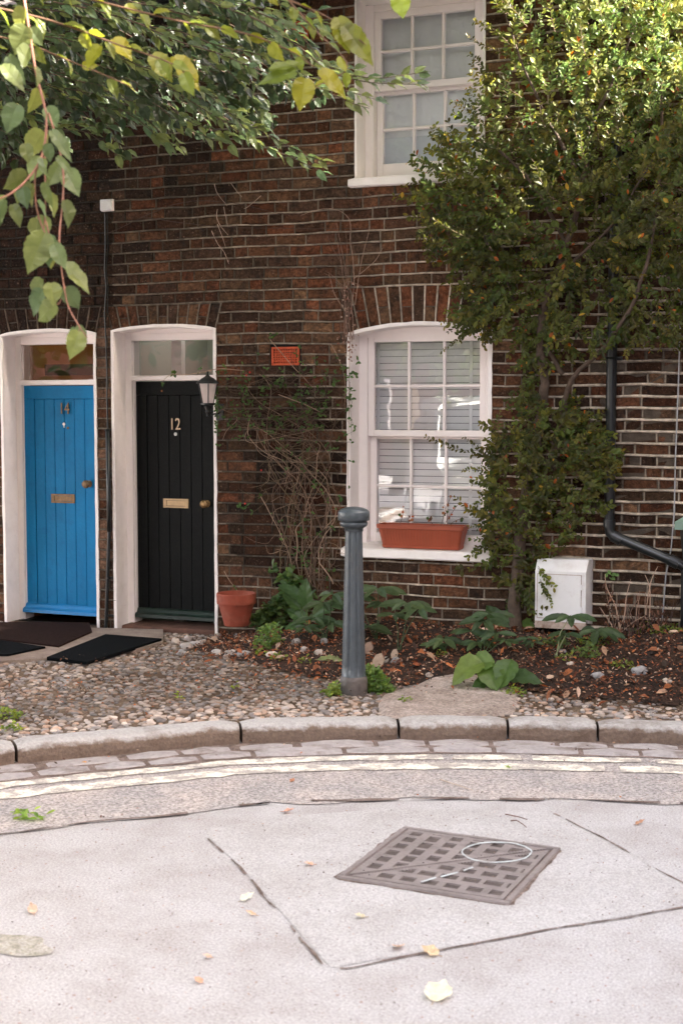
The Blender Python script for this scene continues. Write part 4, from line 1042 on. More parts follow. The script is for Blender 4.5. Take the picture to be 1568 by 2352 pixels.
def gcol(base, v=.3, yel=0):
    g = ru(1-v, 1+v); y = rnd()*yel
    return (min(1, base[0]*g*(1+2.2*y)), min(1, base[1]*g*(1+.9*y)), min(1, base[2]*g*(1-.4*y)), 1)

# ------------------------------------------------------------------ climbing shrub on the right
ctw = onz(1188, 1462, .31)
climb = thing('climbing_shrub', 'large evergreen climbing shrub with small green leaves spreading over the wall right of the windows', 'shrub', (XZ(1188, 1450, W-.14)[0], W-.14, .28))
def wp(px, py, off): v = ony(px, py, W-off); return v
tk = MB(); tk.cur = (.055, .04, .03, 1)
def limb(mb, pix, r0, r1, n=7, jit=.006):
    P = [wp(*p) for p in pix]; Q = catmull([tuple(p) for p in P], 5); Q = [Vector(q)+Vector((ru(-jit, jit), ru(-jit, jit)*.6, 0)) for q in Q]
    mb.tube(Q, r0, n, r1); return Q
LM = []
LM.append(limb(tk, [(1190, 1490, .16), (1180, 1390, .13), (1190, 1290, .10), (1205, 1150, .10), (1235, 1000, .10), (1250, 880, .10), (1240, 800, .12), (1250, 700, .16), (1300, 560, .25), (1340, 420, .32), (1350, 250, .38), (1330, 60, .4)], .044, .010, 9))
LM.append(limb(tk, [(1260, 1080, .10), (1290, 960, .12), (1300, 900, .14), (1330, 850, .16), (1400, 780, .2), (1470, 650, .3), (1510, 450, .35), (1520, 200, .4)], .020, .008))
LM.append(limb(tk, [(1215, 1010, .08), (1213, 900, .08), (1215, 830, .08), (1190, 720, .12), (1140, 600, .2), (1080, 500, .25), (1000, 420, .3)], .012, .005))
LM.append(limb(tk, [(1300, 560, .25), (1220, 420, .35), (1120, 330, .4), (1040, 340, .42)], .013, .004))
LM.append(limb(tk, [(1340, 420, .32), (1260, 280, .42), (1200, 150, .45), (1160, 30, .45)], .012, .004))
LM.append(limb(tk, [(1350, 300, .36), (1420, 160, .42), (1470, 20, .45)], .012, .004))
LM.append(limb(tk, [(1290, 860, .12), (1250, 760, .14), (1300, 620, .2), (1400, 520, .3), (1490, 380, .38)], .016, .005))
tk.build('trunk', M['bark'], climb, smooth=True)
tw = MB(); tw.cur = (.10, .06, .03, 1); lv = MB()
UP = [(1150, -40), (1620, -40), (1620, 790), (1560, 770), (1430, 770), (1400, 740), (1330, 770), (1280, 760), (1230, 770), (1150, 740), (1085, 760), (1070, 700), (1110, 620), (1040, 570), (985, 540), (975, 450), (1010, 400), (1040, 350), (1080, 290), (1130, 200), (1180, 140), (1160, 60)]
LOW = [(1150, 1010), (1200, 950), (1290, 930), (1360, 990), (1400, 1040), (1395, 1080), (1340, 1160), (1300, 1220), (1270, 1275), (1250, 1330), (1245, 1390), (1215, 1420), (1175, 1380), (1160, 1300), (1120, 1240), (1125, 1150), (1130, 1080), (1125, 1030), (1135, 960)]
MIDP = [(1190, 740), (1300, 740), (1320, 800), (1260, 830), (1240, 900), (1215, 950), (1180, 950), (1195, 860), (1180, 800)]
GR = (.056, .078, .017)
def spray(px, py, off, ang, ln, lsz, bend=0, side=.55, step=.017, col=GR, yel=.25, outw=.15, sz=1.0, red=.012):
    """leafy shoot starting at a photo position off the wall, running at the given angle in the wall plane"""
    p = wp(px, py, off); a = R(ang); pts = [p.copy()]; n = max(3, int(ln/step)); o = outw; lsz *= ru(.75, 1.3)
    tv = ru(.45, 1.35); ty = ru(.85, 1.35); col = (col[0]*tv*ty, col[1]*tv, col[2]*tv)
    for k in range(n):
        a += R(bend)/n + ru(-.12, .12)
        p = p + Vector((math.cos(a)*step, -o*step+ru(-.002, .002), math.sin(a)*step)); o *= .97
        if p.y > W-.025: p.y = W-.025
        pts.append(p.copy())
    tw.tube(pts[::2] if len(pts) > 5 else pts, .0016, 3, .0007)
    for i, q in enumerate(pts[1:]):
        t = (pts[i+1]-pts[i]).normalized()
        for sgn in (1, -1):
            if rnd() < .12: continue
            sd = Vector((-t.z, ru(-.4, .2), t.x))*sgn
            d = (t*ru(.3, .9) + sd*side*ru(.7, 1.5) + rv()*.35)
            nrm = Vector((ru(-.5, .5), -1, ru(.1, 1.0))) + rv()*.35
            L = lsz*ru(.6, 1.25)*(1-.35*(i/len(pts)))
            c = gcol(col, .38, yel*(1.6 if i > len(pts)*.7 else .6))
            if rnd() < red: c = random.choice([(.35, .10, .02, 1), (.40, .26, .04, 1), (.25, .07, .02, 1)])
            lv.cur = c; leaf(lv, q, d, nrm, L, L*ru(.5, .66))
def angc(px, py, cx_=1330, cy_=560): return math.degrees(math.atan2(-(py-cy_), px-cx_))
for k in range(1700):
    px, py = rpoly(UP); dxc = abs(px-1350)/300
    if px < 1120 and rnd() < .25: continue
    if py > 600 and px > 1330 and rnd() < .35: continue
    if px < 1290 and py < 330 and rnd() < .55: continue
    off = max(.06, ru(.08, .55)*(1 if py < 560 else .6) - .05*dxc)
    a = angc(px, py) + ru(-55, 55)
    spray(px, py, off, a, ru(.07, .26), ru(.032, .046), bend=ru(-40, 10), yel=.25+.12*smooth(0, 1, (500-py)/400), col=tuple(a+(b-a)*smooth(0, 1, (430-py)/350) for a, b in zip(GR, (.125, .185, .062))))  # sunlight on the upper leaves put into their colour
for px, py, off, a, ln in [(1060, 395, .42, 178, .30), (1080, 360, .4, 160, .28), (1120, 300, .42, 150, .3), (1150, 250, .4, 170, .28), (1010, 500, .3, 235, .2), (1000, 540, .28, 265, .16), (1110, 600, .2, 250, .22), (1090, 470, .3, 215, .3), (1050, 430, .36, 185, .32),
                           (1180, 120, .45, 140, .3), (1170, 200, .42, 150, .3), (1200, 60, .45, 120, .3), (1130, 700, .14, 230, .2), (1120, 740, .12, 250, .14), (1100, 745, .12, 200, .12), (1160, 30, .45, 130, .2)]:
    for _ in range(3): spray(px+ru(-12, 12), py+ru(-12, 12), off+ru(-.05, .05), a+ru(-12, 12), ln*ru(.7, 1.1), .036, bend=ru(-20, 20), outw=.05, yel=.5)
for k in range(520):
    px, py = rpoly(LOW); off = ru(.05, .26)*(1 if py < 1250 else .6)
    a = ru(-20, 60) if px > 1260 else ru(100, 230) if px < 1180 else ru(0, 360)
    spray(px, py, off, a, ru(.05, .15), ru(.030, .044), bend=ru(-40, 40), yel=.35)
for k in range(60):
    px, py = rpoly(MIDP); spray(px, py, ru(.05, .2), ru(200, 340), ru(.05, .14), ru(.030, .042))
for px, py, off, a, ln in [(1150, 1075, .14, 142, .52), (1150, 1090, .12, 160, .24), (1140, 1110, .12, 172, .16), (1150, 1120, .1, 195, .14), (1150, 1210, .12, 165, .34), (1150, 1190, .12, 170, .22), (1140, 1240, .1, 190, .16), (1130, 1250, .1, 205, .18), (1145, 1280, .1, 215, .2),
                           (1330, 1000, .16, 25, .22), (1340, 1060, .2, 15, .24), (1340, 1080, .18, 5, .22), (1330, 1130, .15, -10, .16), (1370, 1180, .15, 30, .10), (1240, 1330, .2, -70, .18), (1235, 1300, .2, -60, .16), (1215, 1350, .18, -90, .16), (1195, 1310, .15, -90, .2), (1070, 1300, .08, 200, .08), (1180, 1380, .12, -95, .10)]:
    spray(px, py, off, a, ln, .036, bend=ru(-8, 8), outw=.06, yel=.4, step=.020); spray(px, py+4, off+.02, a+ru(-8, 8), ln*.6, .036, outw=.1)
lv.build('foliage', M['leaf_dark'], climb); tw.build('twigs', M['twig'], climb)

# ------------------------------------------------------------------ bare tangled climber between the black door and the window
vine = thing('bare_vine', 'tangled mostly bare climber with tan stems between the black door and lower window', 'climber', (XZ(700, 1400, W-.05)[0], W-.06, .2))
vs_ = MB(); vl = MB()
def curve_pix(pix, r0, r1, mb, jit=.012, n=5, sub=6):
    P = [wp(*p) for p in pix]; Q = [Vector(q) for q in catmull([tuple(p) for p in P], sub)]
    o = Vector((rnd()*30, rnd()*30, 0)); Q = [q+Vector((noise.noise(q*9+o), noise.noise(q*9-o)*.5, noise.noise(q*7+o*2)))*jit*1.6 for q in Q]
    for q in Q: q.y = min(q.y, W-.012)
    mb.tube(Q, r0, n, r1); return Q
TAN = [(.21, .13, .085, 1), (.15, .09, .06, 1), (.34, .23, .16, 1), (.10, .06, .04, 1), (.14, .10, .05, 1)]
VL = (.045, .095, .03)
def vleaf(q, s=.03, c=VL):
    vl.cur = gcol(c, .3, .2)
    for j in range(random.choice([1, 3, 3])): leaf(vl, q, Vector((ru(-1, 1), ru(-.6, 0), ru(-.6, .8))), Vector((0, -1, .5))+rv()*.5, s*ru(.7, 1.2), s*.6)
for k in range(30):     # rising stems
    bx_ = ru(640, 770); x1 = ru(660, 760); x2 = ru(600, 760); x3 = ru(560, 760); x4 = ru(520, 780)
    vs_.cur = random.choice(TAN); top = ru(850, 1000)
    q = curve_pix([(bx_, ru(1340, 1420), ru(.04, .12)), (x1+ru(-20, 20), ru(1230, 1300), ru(.03, .1)), (x1+ru(-40, 40), ru(1100, 1200), ru(.03, .09)), (x2+ru(-20, 30), ru(980, 1060), ru(.03, .09)), (x3, top+40, ru(.03, .1)), (x4, top, ru(.04, .12))], ru(.0022, .0042), .001, vs_, .014)
    for qq in q[::5]:
        if rnd() < .22: vleaf(qq, .026)
for k in range(210):    # tangle in the upper part
    x0, y0 = rpoly([(505, 850), (790, 850), (800, 930), (760, 1010), (640, 1000), (560, 990), (500, 950)]); a = ru(0, 6.28); l = ru(50, 140); vs_.cur = random.choice(TAN[:2]+TAN[3:])
    b = a+ru(-1, 1); o1 = ru(.02, .12)
    vs_.cur = tuple(v*.55 for v in vs_.cur[:3])+(1,)
    q = curve_pix([(x0, y0, o1), (min(800, max(498, x0+l*.5*math.cos(a))), y0+l*.35*math.sin(a), o1+ru(-.02, .03)), (min(805, max(498, x0+l*math.cos(b))), y0+l*.45*math.sin(b)+ru(0, 20), ru(.02, .1))], ru(.001, .0022), .0007, vs_, .02)
    if rnd() < .7: vleaf(q[-1], .026)
    if rnd() < .5: vleaf(q[len(q)//2], .024)
for k in range(110):     # fine side shoots on the lower stems
    x0, y0 = rpoly([(600, 1010), (760, 1010), (800, 1200), (790, 1380), (660, 1400), (640, 1280), (600, 1150)]); a = ru(0, 6.28); l = ru(30, 90); vs_.cur = random.choice(TAN)
    q = curve_pix([(x0, y0, .05), (x0+l*.5*math.cos(a), y0+l*.5*math.sin(a), ru(.03, .1)), (min(800, x0+l*math.cos(a+.6)), y0+l*math.sin(a+.6), ru(.03, .1))], .0016, .0007, vs_, .016)
    if rnd() < .3: vleaf(q[-1], .026)
# named curls and the sprays reaching over the black door
for pix in [[(575, 960, .1), (570, 1000, .1), (610, 1040, .12), (650, 1060, .12), (665, 1090, .12)], [(600, 1140, .1), (620, 1180, .12), (650, 1240, .1), (670, 1300, .08), (640, 1330, .1)],
            [(560, 850, .1), (500, 848, .16), (440, 860, .17), (390, 862, .15), (372, 880, .12)], [(640, 905, .1), (690, 925, .13), (735, 945, .14)], [(790, 1170, .05), (740, 1220, .08), (700, 1280, .1), (720, 1350, .1)],
            [(510, 940, .1), (545, 960, .08), (520, 990, .06), (512, 1010, .05)], [(515, 1310, .04), (540, 1350, .05), (560, 1380, .06)], [(620, 780, .04), (690, 860, .06), (720, 890, .08)], [(760, 790, .03), (790, 860, .04), (790, 940, .05)]]:
    vs_.cur = TAN[2]; q = curve_pix(pix, .0028, .0012, vs_, .004)
    for qq in q[::6]:
        if rnd() < .5: vleaf(qq, .026)
for px, py in [(630, 768), (520, 850), (560, 885), (645, 880), (640, 870), (770, 880), (700, 1270), (720, 1110), (560, 1170), (800, 1240), (695, 1230), (820, 830), (812, 855), (780, 1140), (400, 860), (455, 850)]:
    for _ in range(3): vleaf(wp(px+ru(-8, 8), py+ru(-8, 8), .07 if px < 800 else .04), .032)
vs_.build('stems', M['twig'], vine, smooth=True); vl.build('leaves', M['leaf_dark'], vine)
for px, py in [(574, 855), (566, 862), (563, 1157), (600, 1080), (372, 898)]:
    m = MB(); m.cur = (.5, .03, .02, 1) if px > 400 else (.35, .12, .04, 1); c = wp(px, py, .12); m.blob(c, .006, .006, .007); m.build('berry', M['twig'], vine, smooth=True)
dead = thing('dead_creeper', 'thin dead creeper stems rising beside the top left corner of the lower window', 'climber', (XZ(800, 760, W-.02)[0], W-.02, 2.1))
m = MB(); dl = MB()
for k in range(12):
    m.cur = random.choice([(.34, .22, .17, 1), (.26, .16, .12, 1), (.18, .11, .08, 1)]); x = ru(785, 815); x2 = x+ru(-60, 60); y2 = ru(500, 680)
    curve_pix([(x, 780, .02), (x+ru(-8, 8), 720, .025), (x+ru(-12, 12), ru(640, 690), .02), (x2, y2, .02)], .0022, .001, m, .008)
for pix in [[(806, 720, .02), (812, 640, .02), (806, 560, .02), (800, 500, .02), (750, 478, .02), (690, 495, .02)], [(815, 700, .02), (830, 600, .02), (850, 520, .02)], [(812, 640, .02), (860, 600, .02), (880, 570, .02)], [(795, 720, .02), (770, 680, .02), (755, 630, .02)], [(805, 760, .02), (801, 900, .015), (800, 1050, .015), (799, 1150, .02)]]:
    m.cur = (.36, .24, .18, 1); curve_pix(pix, .0026, .0012, m, .004)
for k in range(90):
    c = wp(ru(785, 815)+ru(-12, 12), ru(650, 830), ru(.015, .04)); dl.cur = random.choice([(.30, .18, .14, 1), (.22, .10, .07, 1), (.38, .28, .22, 1)]); leaf(dl, c, rv(), Vector((0, -1, 0))+rv()*.7, ru(.012, .024), .014, .5, .4)
m.build('stems', M['twig'], dead, smooth=True); dl.build('dry_leaves', M['litter'], dead)
tws = thing('dead_twigs', 'few pale dead twigs clinging to bare brickwork above the black door and its arch', 'twigs', (XZ(520, 520, W-.02)[0], W-.02, 2.8))
m = MB(); m.cur = (.42, .30, .24, 1)
for i, pix in enumerate([[(492, 422, .02), (500, 445, .02), (522, 472, .02)], [(530, 420, .02), (545, 440, .02), (556, 452, .02)], [(500, 480, .02), (498, 500, .02), (508, 520, .02), (524, 540, .02)], [(486, 530, .02), (500, 560, .02), (515, 580, .02), (526, 606, .02)], [(514, 475, .02), (523, 520, .02)], [(600, 450, .02), (570, 475, .02), (560, 480, .02)], [(500, 515, .02), (520, 570, .02)], [(240, 540, .015), (400, 470, .015), (520, 465, .015), (640, 490, .015), (700, 495, .015)], [(330, 500, .015), (500, 520, .015), (700, 525, .015), (860, 524, .015)]]):
    if i > 6: m.cur = (.07, .04, .03, 1)
    curve_pix(pix, .0024, .0014, m, .003)
m.build('twigs', M['twig'], tws, smooth=True)
# ------------------------------------------------------------------ cobbles, litter, stones, ground plants
PCOL = [(.42, .36, .32), (.33, .29, .27), (.50, .43, .38), (.28, .25, .24), (.45, .33, .26), (.37, .35, .35), (.55, .49, .45), (.35, .24, .18), (.24, .22, .22)]
m = MB()
SLABP = [onz(a, b, .09) for a, b in [(-80, 1524), (230, 1512), (325, 1494), (375, 1475), (375, 1440), (0, 1436), (-80, 1436)]]
SLABXY = [(p.x, p.y) for p in SLABP]
PATCH = [onz(a, b, .1) for a, b in [(870, 1618), (885, 1590), (960, 1572), (1010, 1562), (1080, 1566), (1150, 1582), (1185, 1600), (1180, 1625), (1160, 1636), (1000, 1640), (890, 1640)]]
PXY = [(p.x, p.y) for p in PATCH]
random.seed(11)
st_ = .037
s = 3.0
def pebble_ok(x, y): return y < soil_y(x)+.10 and y < 8.45 and not inpoly(x, y, SLABXY)
cells = []
xx = -7.0
while xx < .9:
    yy = 4.3
    while yy < 8.4:
        cells.append((xx+ru(-.016, .016), yy+ru(-.016, .016))); yy += st_
    xx += st_
for x, y in cells:
    dist = math.hypot(x, y)
    ang_ = math.atan2(-x, y)
    if not (R(2) < ang_ < R(47)): continue
    kd = kdist(x, y) if y < 7.35 else 1
    if kd < KW+.02 or not pebble_ok(x, y): continue
    if y > soil_y(x) and rnd() < .6: continue
    if inpoly(x, y, PXY) and rnd() < .62: continue
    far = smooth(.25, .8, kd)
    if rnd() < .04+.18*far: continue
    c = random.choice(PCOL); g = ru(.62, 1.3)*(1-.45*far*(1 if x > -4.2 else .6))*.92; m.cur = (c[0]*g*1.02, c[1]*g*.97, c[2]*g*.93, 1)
    r = ru(.0105, .022)*(1 if rnd() < .9 else 1.3)
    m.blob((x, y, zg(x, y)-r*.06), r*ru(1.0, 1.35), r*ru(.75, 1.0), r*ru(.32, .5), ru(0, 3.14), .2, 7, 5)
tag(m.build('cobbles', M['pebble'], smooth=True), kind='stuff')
# rough concrete patch by the kerb
m = MB()
cpx = sum(p[0] for p in PXY)/len(PXY); cpy = sum(p[1] for p in PXY)/len(PXY)
PP = catmull(PXY+[PXY[0]], 5)[:-1]; rings = []
for f_, h in [(1.02, -.004), (1.0, .006), (.93, .014), (.7, .018), (.4, .020), (.15, .021)]:
    rings.append([(cpx+(a-cpx)*f_, cpy+(b-cpy)*f_, zg(cpx+(a-cpx)*f_, cpy+(b-cpy)*f_)+h+.005*noise.noise(Vector((a*9*f_, b*9*f_, 1)))) for a, b in PP])
for ra, rb in zip(rings, rings[1:]):
    n = len(ra)
    for k in range(n): m.quad(ra[k], ra[(k+1) % n], rb[(k+1) % n], rb[k])
m.poly(rings[-1]); tag(m.build('concrete_patch', M['patchc'], smooth=True), kind='structure')
# leaf litter over the bed and thinning out across the cobbles
m = MB(); LC = [(.22, .065, .025), (.12, .042, .022), (.36, .12, .04), (.06, .028, .016), (.36, .22, .14), (.24, .09, .04), (.13, .06, .035), (.035, .02, .015), (.04, .022, .016), (.05, .03, .02), (.44, .31, .23), (.26, .08, .03)]
def litter(x, y, s, mb, c=None, z=None, up=.5):
    c = c or random.choice(LC); g = ru(.6, 1.3); mb.cur = (c[0]*g, c[1]*g, c[2]*g, 1)
    leaf(mb, Vector((x, y, (zg(x, y) if z is None else z)+ru(.008, .03))), Vector((ru(-1, 1), ru(-1, 1), ru(-.2, up))), Vector((ru(-.8, .8), ru(-.9, .3), 1)), s, s*ru(.35, .7), ru(.1, .8), ru(-.5, .5))
cnt = 0
while cnt < 11500:
    x = ru(-4.25, .7); y = ru(6.9, 8.38); sy = soil_y(x)
    if y < sy-.02 and rnd() > math.exp(-(sy-y)*9)*.55: continue
    if kdist(x, y) < .2 and y < 7.1: continue
    if inpoly(x, y, PXY) and rnd() < .93: continue
    litter(x, y, ru(.009, .030) if rnd() < .95 else ru(.04, .07), m); cnt += 1
cnt = 0
while cnt < 1900:
    x = ru(-5.3, -1.0); y = ru(5.2, 8.2)
    if kdist(x, y) < .2 or inpoly(x, y, SLABXY): continue
    w_ = smooth(-5, -3.6, x)*smooth(.3, 1.0, kdist(x, y))+.08
    if rnd() > w_: continue
    litter(x, y, ru(.008, .022), m, z=zg(x, y)+.006); cnt += 1
# crumbs gathered along the kerb, setts and joint
for k in range(420):
    s = ru(4, KL[-1]-6); p, nn = kpos(s); o = random.choice([-.02, -.14, -.275, -.44, -.99])+ru(-.03, .03); q = p+nn*o
    litter(q.x, q.y, ru(.006, .018), m, z=.004, up=.2)
lm = m.build('leaf_litter', M['litter']); tag(lm, kind='stuff')
# little green weeds as ground cover
m = MB()
def weed(cx_, cy_, r, n, s, col, h=.05):
    for k in range(n):
        a = ru(0, 6.28); q = r*math.sqrt(rnd()); x = cx_+q*math.cos(a); y = cy_+q*math.sin(a)*.7; b = Vector((x, y, zg(x, y)+ru(.0, h)*(1-q/r)+.01))
        m.cur = gcol(col, .35, .4); leaf(m, b, Vector((ru(-1, 1), ru(-1, 1), ru(0, .7))), Vector((ru(-.6, .6), ru(-.8, 0), 1)), s*ru(.6, 1.2), s*ru(.5, .8))
for px, py, r, n in [(15, 1640, .10, 160), (30, 1672, .06, 60), (410, 1600, .02, 12), (930, 1610, .04, 30), (1180, 1600, .06, 60), (600, 1505, .05, 40), (640, 1520, .06, 60), (1010, 1530, .05, 30), (1240, 1520, .05, 40), (1360, 1530, .10, 120), (1480, 1500, .14, 160), (1540, 1530, .12, 140), (1430, 1575, .08, 60), (1300, 1560, .06, 40), (700, 1530, .04, 30), (760, 1590, .06, 70), (540, 1580, .02, 12)]:
    q = onz(px, py, .10+.1*smooth(1560, 1450, py)); weed(q.x, q.y, r, n, .022, (.10, .16, .035))
tag(m.build('ground_weeds', M['leaf']), kind='stuff')
# moss between the cobbles
def gpt(px, py):
    z = .12
    for _ in range(12):
        q = onz(px, py, z); q.y = min(q.y, W-.07); z = z*.5+zg(q.x, q.y)*.5
    d = ray(px, py); q = onz(px, py, z)
    if q.y > W-.07: q = ony(px, py, W-.07); q.z = zg(q.x, q.y)
    return q
# stones edging the bed
random.seed(5)
STN = [(405, 1478, .035), (432, 1470, .030), (428, 1492, .042), (452, 1485, .036), (418, 1503, .028), (468, 1478, .026), (500, 1505, .034), (530, 1506, .032), (560, 1507, .038), (520, 1512, .022), (625, 1508, .03), (680, 1480, .034), (735, 1505, .03), (745, 1478, .026), (885, 1520, .026), (910, 1522, .030),
       (985, 1555, .024), (545, 1432, .024), (700, 1497, .03), (500, 1437, .022), (860, 1560, .022), (1290, 1500, .022), (1468, 1548, .042), (1530, 1568, .022), (1372, 1558, .032), (1310, 1528, .020)]
slabs = {(1468, 1548): 'largest smooth grey stone at the right end of the leafy bed', (545, 1432): 'pale stone lying right of the terracotta flower pot', (500, 1437): 'small stone between the black door frame and the flower pot',
         (985, 1555): 'pale stone at the edge of the rough concrete patch', (1530, 1568): 'small grey stone nearest the right edge of the photo', (1372, 1558): 'pale stone among big dry leaves right of the broad leaved plant'}
for px, py, r in STN:
    q = gpt(px, py); z = zg(q.x, q.y); m = MB(); c = random.choice([(.42, .36, .32), (.36, .33, .31), (.5, .42, .36), (.30, .29, .29)]); m.cur = (*c, 1)
    m.blob((0, 0, 0), r*1.15, r*.9, r*.75, ru(0, 3), .35, 12, 9); o = m.build('stone', M['stone'], smooth=True); o.location = (q.x, q.y, z+r*.35)
    if (px, py) in slabs: tag(o, slabs[px, py], 'stone', 'stones in the flower bed')
    elif px < 480: tag(o, 'rounded pale stone in the small heap beside the black mat', 'stone', 'stones heaped at the left end of the bed')
    else: tag(o, 'rounded stone in the loose row edging the leafy bed', 'stone', 'stones edging the flower bed')
# big dry leaves and flat shards behind the bollard
for px, py, L, w_, lab in [(868, 1520, .085, .07, 'pale flat upright stone shard just right of the bollard'), (845, 1490, .08, .06, 'brown flat shard half hidden behind the bollard'), (905, 1500, .06, .04, 'small brown shard right of the pale upright one')]:
    q = gpt(px, py+14); m = MB(); m.cur = (.46, .34, .26, 1) if 'pale' in lab else (.30, .20, .15, 1)
    pts = [(-w_*.45, 0), (w_*.3, -.005), (w_*.55, L*.5), (w_*.25, L*.95), (-w_*.2, L*.85), (-w_*.5, L*.45)]
    fr_ = [(x, -.008-.25*z, z) for x, z in pts]; bk = [(x, .008-.25*z+.35*0, z) for x, z in pts]; n = 6
    m.poly([(x, y+.35*z, z) for x, y, z in fr_]); m.poly([(x, y+.35*z, z) for x, y, z in bk][::-1])
    for k in range(n):
        a, b, c_, d_ = fr_[k], bk[k], bk[(k+1) % n], fr_[(k+1) % n]; m.quad(*[(p[0], p[1]+.35*p[2], p[2]) for p in (a, b, c_, d_)])
    o = m.build('stone_shard', M['stone']); o.location = (q.x, q.y, zg(q.x, q.y)+.005); tag(o, lab, 'stone', 'flat shards by the bollard')

# hellebores: each a stem with fingered leaves
HB = (.052, .090, .042)
def palm(mb, c, up, L, n=8, col=HB, droop=.35):
    """fingered leaf: leaflets fan out from c"""
    a0 = ru(0, 6.28)
    for k in range(n):
        a = a0+math.pi*2*.86*k/n+ru(-.08, .08); d = Vector((math.cos(a), math.sin(a), 0)); d = (d + up*ru(.05, .35) - Vector((0, 0, 1))*droop*.25).normalized()
        mb.cur = gcol(col, .25, .15); l = L*ru(.75, 1.1); s = d.cross(up).normalized(); nn = s.cross(d)
        def P(t, u): return c + d*(t*l) + s*(u*l*.30) + nn*(abs(u)*.12*l - droop*l*t*t)
        W_ = [0, .30, .46, .50, .36, .0]; T = [0, .25, .45, .65, .86, 1]
        for sg in (1, -1):
            for i in range(5):
                p = [P(T[i], 0), P(T[i+1], 0), P(T[i+1], sg*W_[i+1]), P(T[i], sg*W_[i])]
                if W_[i] == 0: p = p[:3]
                if W_[i+1] == 0: p = [P(T[i], 0), P(1, 0), P(T[i], sg*W_[i])]
                mb.poly(p if sg > 0 else p[::-1])
def hellebore(px, pyb, heads, label, stem=(.06, .09, .04, 1), zb=None):
    q = gpt(px, pyb); b = Vector((q.x, q.y, zg(q.x, q.y)))
    t = thing('hellebore', label, 'plant', b, 'hellebores in the bed'); st = MB(); st.cur = stem; lf = MB()
    for hx_, hy_, L in heads:
        c = ony(hx_, hy_, b.y+ru(-.06, .04)); st.tube([b+Vector((ru(-.01, .01), 0, 0)), b.lerp(c, .5)+Vector((ru(-.02, .02), 0, .02)), c], .004, 5, .0025)
        palm(lf, c, Vector((ru(-.3, .3), -.75, .75)).normalized(), L*1.3, random.choice([7, 8]))
    st.build('stems', M['twig'], t); lf.build('leaves', M['leaf_dark'], t)
hellebore(862, 1470, [(868, 1352, .13), (845, 1440, .12), (820, 1370, .11), (880, 1385, .10)], 'tall dark hellebore immediately right of the bollard under the window sill')
hellebore(915, 1495, [(935, 1385, .13), (962, 1398, .11), (905, 1412, .09)], 'upright hellebore with a long bare stem below the middle of the window sill')
hellebore(745, 1470, [(745, 1385, .12), (765, 1365, .11), (720, 1420, .11), (760, 1430, .10), (700, 1440, .08)], 'dark hellebore immediately left of the bollard')
hellebore(1020, 1500, [(1018, 1468, .11), (1000, 1480, .07)], 'low hellebore alone midway between the window sill and the shrub trunk')
hellebore(1110, 1505, [(1112, 1425, .12), (1080, 1450, .10), (1140, 1455, .10), (1095, 1475, .09), (1125, 1410, .10), (1160, 1470, .07)], 'bushy hellebore at the left foot of the climbing shrub trunk')
hellebore(1215, 1500, [(1210, 1465, .07), (1225, 1475, .06)], 'small hellebore below the left corner of the meter cabinet')
hellebore(1275, 1510, [(1308, 1415, .11), (1300, 1455, .08)], 'hellebore on a pale leaning stem in front of the meter cabinet', stem=(.30, .34, .18, 1))
hellebore(1370, 1490, [(1370, 1448, .12), (1395, 1455, .08)], 'hellebore at the lower right corner of the meter cabinet')
# broad leaved plants
def broad(mb, b, d, n, L, w, col, curl=.35, quilt=1):
    d = d.normalized(); s = d.cross(n).normalized(); n = s.cross(d); NT, NU = 12, 6
    prof_ = lambda t: (math.sin(math.pi*min(1, t**.75))**.75)*(1 if t < 1 else 0)
    mb.cur = gcol(col, .12, .1); base = len(mb.v)
    for i in range(NT+1):
        t = i/NT
        for j in range(-NU, NU+1):
            u = j/NU; wv = prof_(t)*w/2
            q = .010*quilt*math.sin(t*26-abs(u)*5)*(abs(u))*(1-abs(u)*.3)
            mb.v.append(tuple(b + d*(t*L*(1-.12*curl*t)) + s*(u*wv) + n*(abs(u)*wv*.35 - curl*L*t*t + q + .10*L*math.sin(t*3)*.3)))
    wN = 2*NU+1
    for i in range(NT):
        for j in range(wN-1): mb.f.append((base+i*wN+j, base+i*wN+j+1, base+(i+1)*wN+j+1, base+(i+1)*wN+j)); mb.c.append(mb.cur)
def broadplant(px, pyb, leaves, label, grp='broad leaved plants in the bed', name='broad_leaved_plant'):
    q = gpt(px, pyb); b = Vector((q.x, q.y, zg(q.x, q.y)+.01)); t = thing(name, label, 'plant', b, grp)
    lf = MB(); st = MB(); st.cur = (.10, .16, .05, 1)
    for (sx, sy, tx, ty, wpx, dy, col, curl) in leaves:
        A = ony(sx, sy, b.y+dy*.3); B = ony(tx, ty, b.y+dy); L = (B-A).length; n = Vector((0, -.62, .8)) if curl >= 0 else Vector((0, -.95, .3))
        st.tube([b, b.lerp(A, .6)+Vector((0, 0, .01)), A], .004, 5, .003)
        broad(lf, A, (B-A)+n*(L*abs(curl)), n, L*1.05, wpx/3135.0*7.6, col, abs(curl))
    lf.build('leaves', M['leaf'], t, smooth=True); st.build('stalks', M['twig'], t)
LG = (.10, .17, .045)
broadplant(1135, 1575, [(1110, 1520, 1046, 1572, 66, -.10, (.12, .19, .05), .5), (1135, 1520, 1075, 1540, 60, -.05, LG, .35), (1148, 1560, 1160, 1520, 50, .02, LG, .2), (1120, 1530, 1140, 1586, 62, -.14, LG, .15), (1175, 1515, 1150, 1580, 58, -.12, (.09, .16, .04), .12), (1160, 1555, 1242, 1570, 44, -.05, (.05, .10, .04), .2), (1130, 1565, 1085, 1582, 40, -.1, (.06, .12, .04), .2)], 'broad light green leafy plant at the front of the bed near the concrete patch')
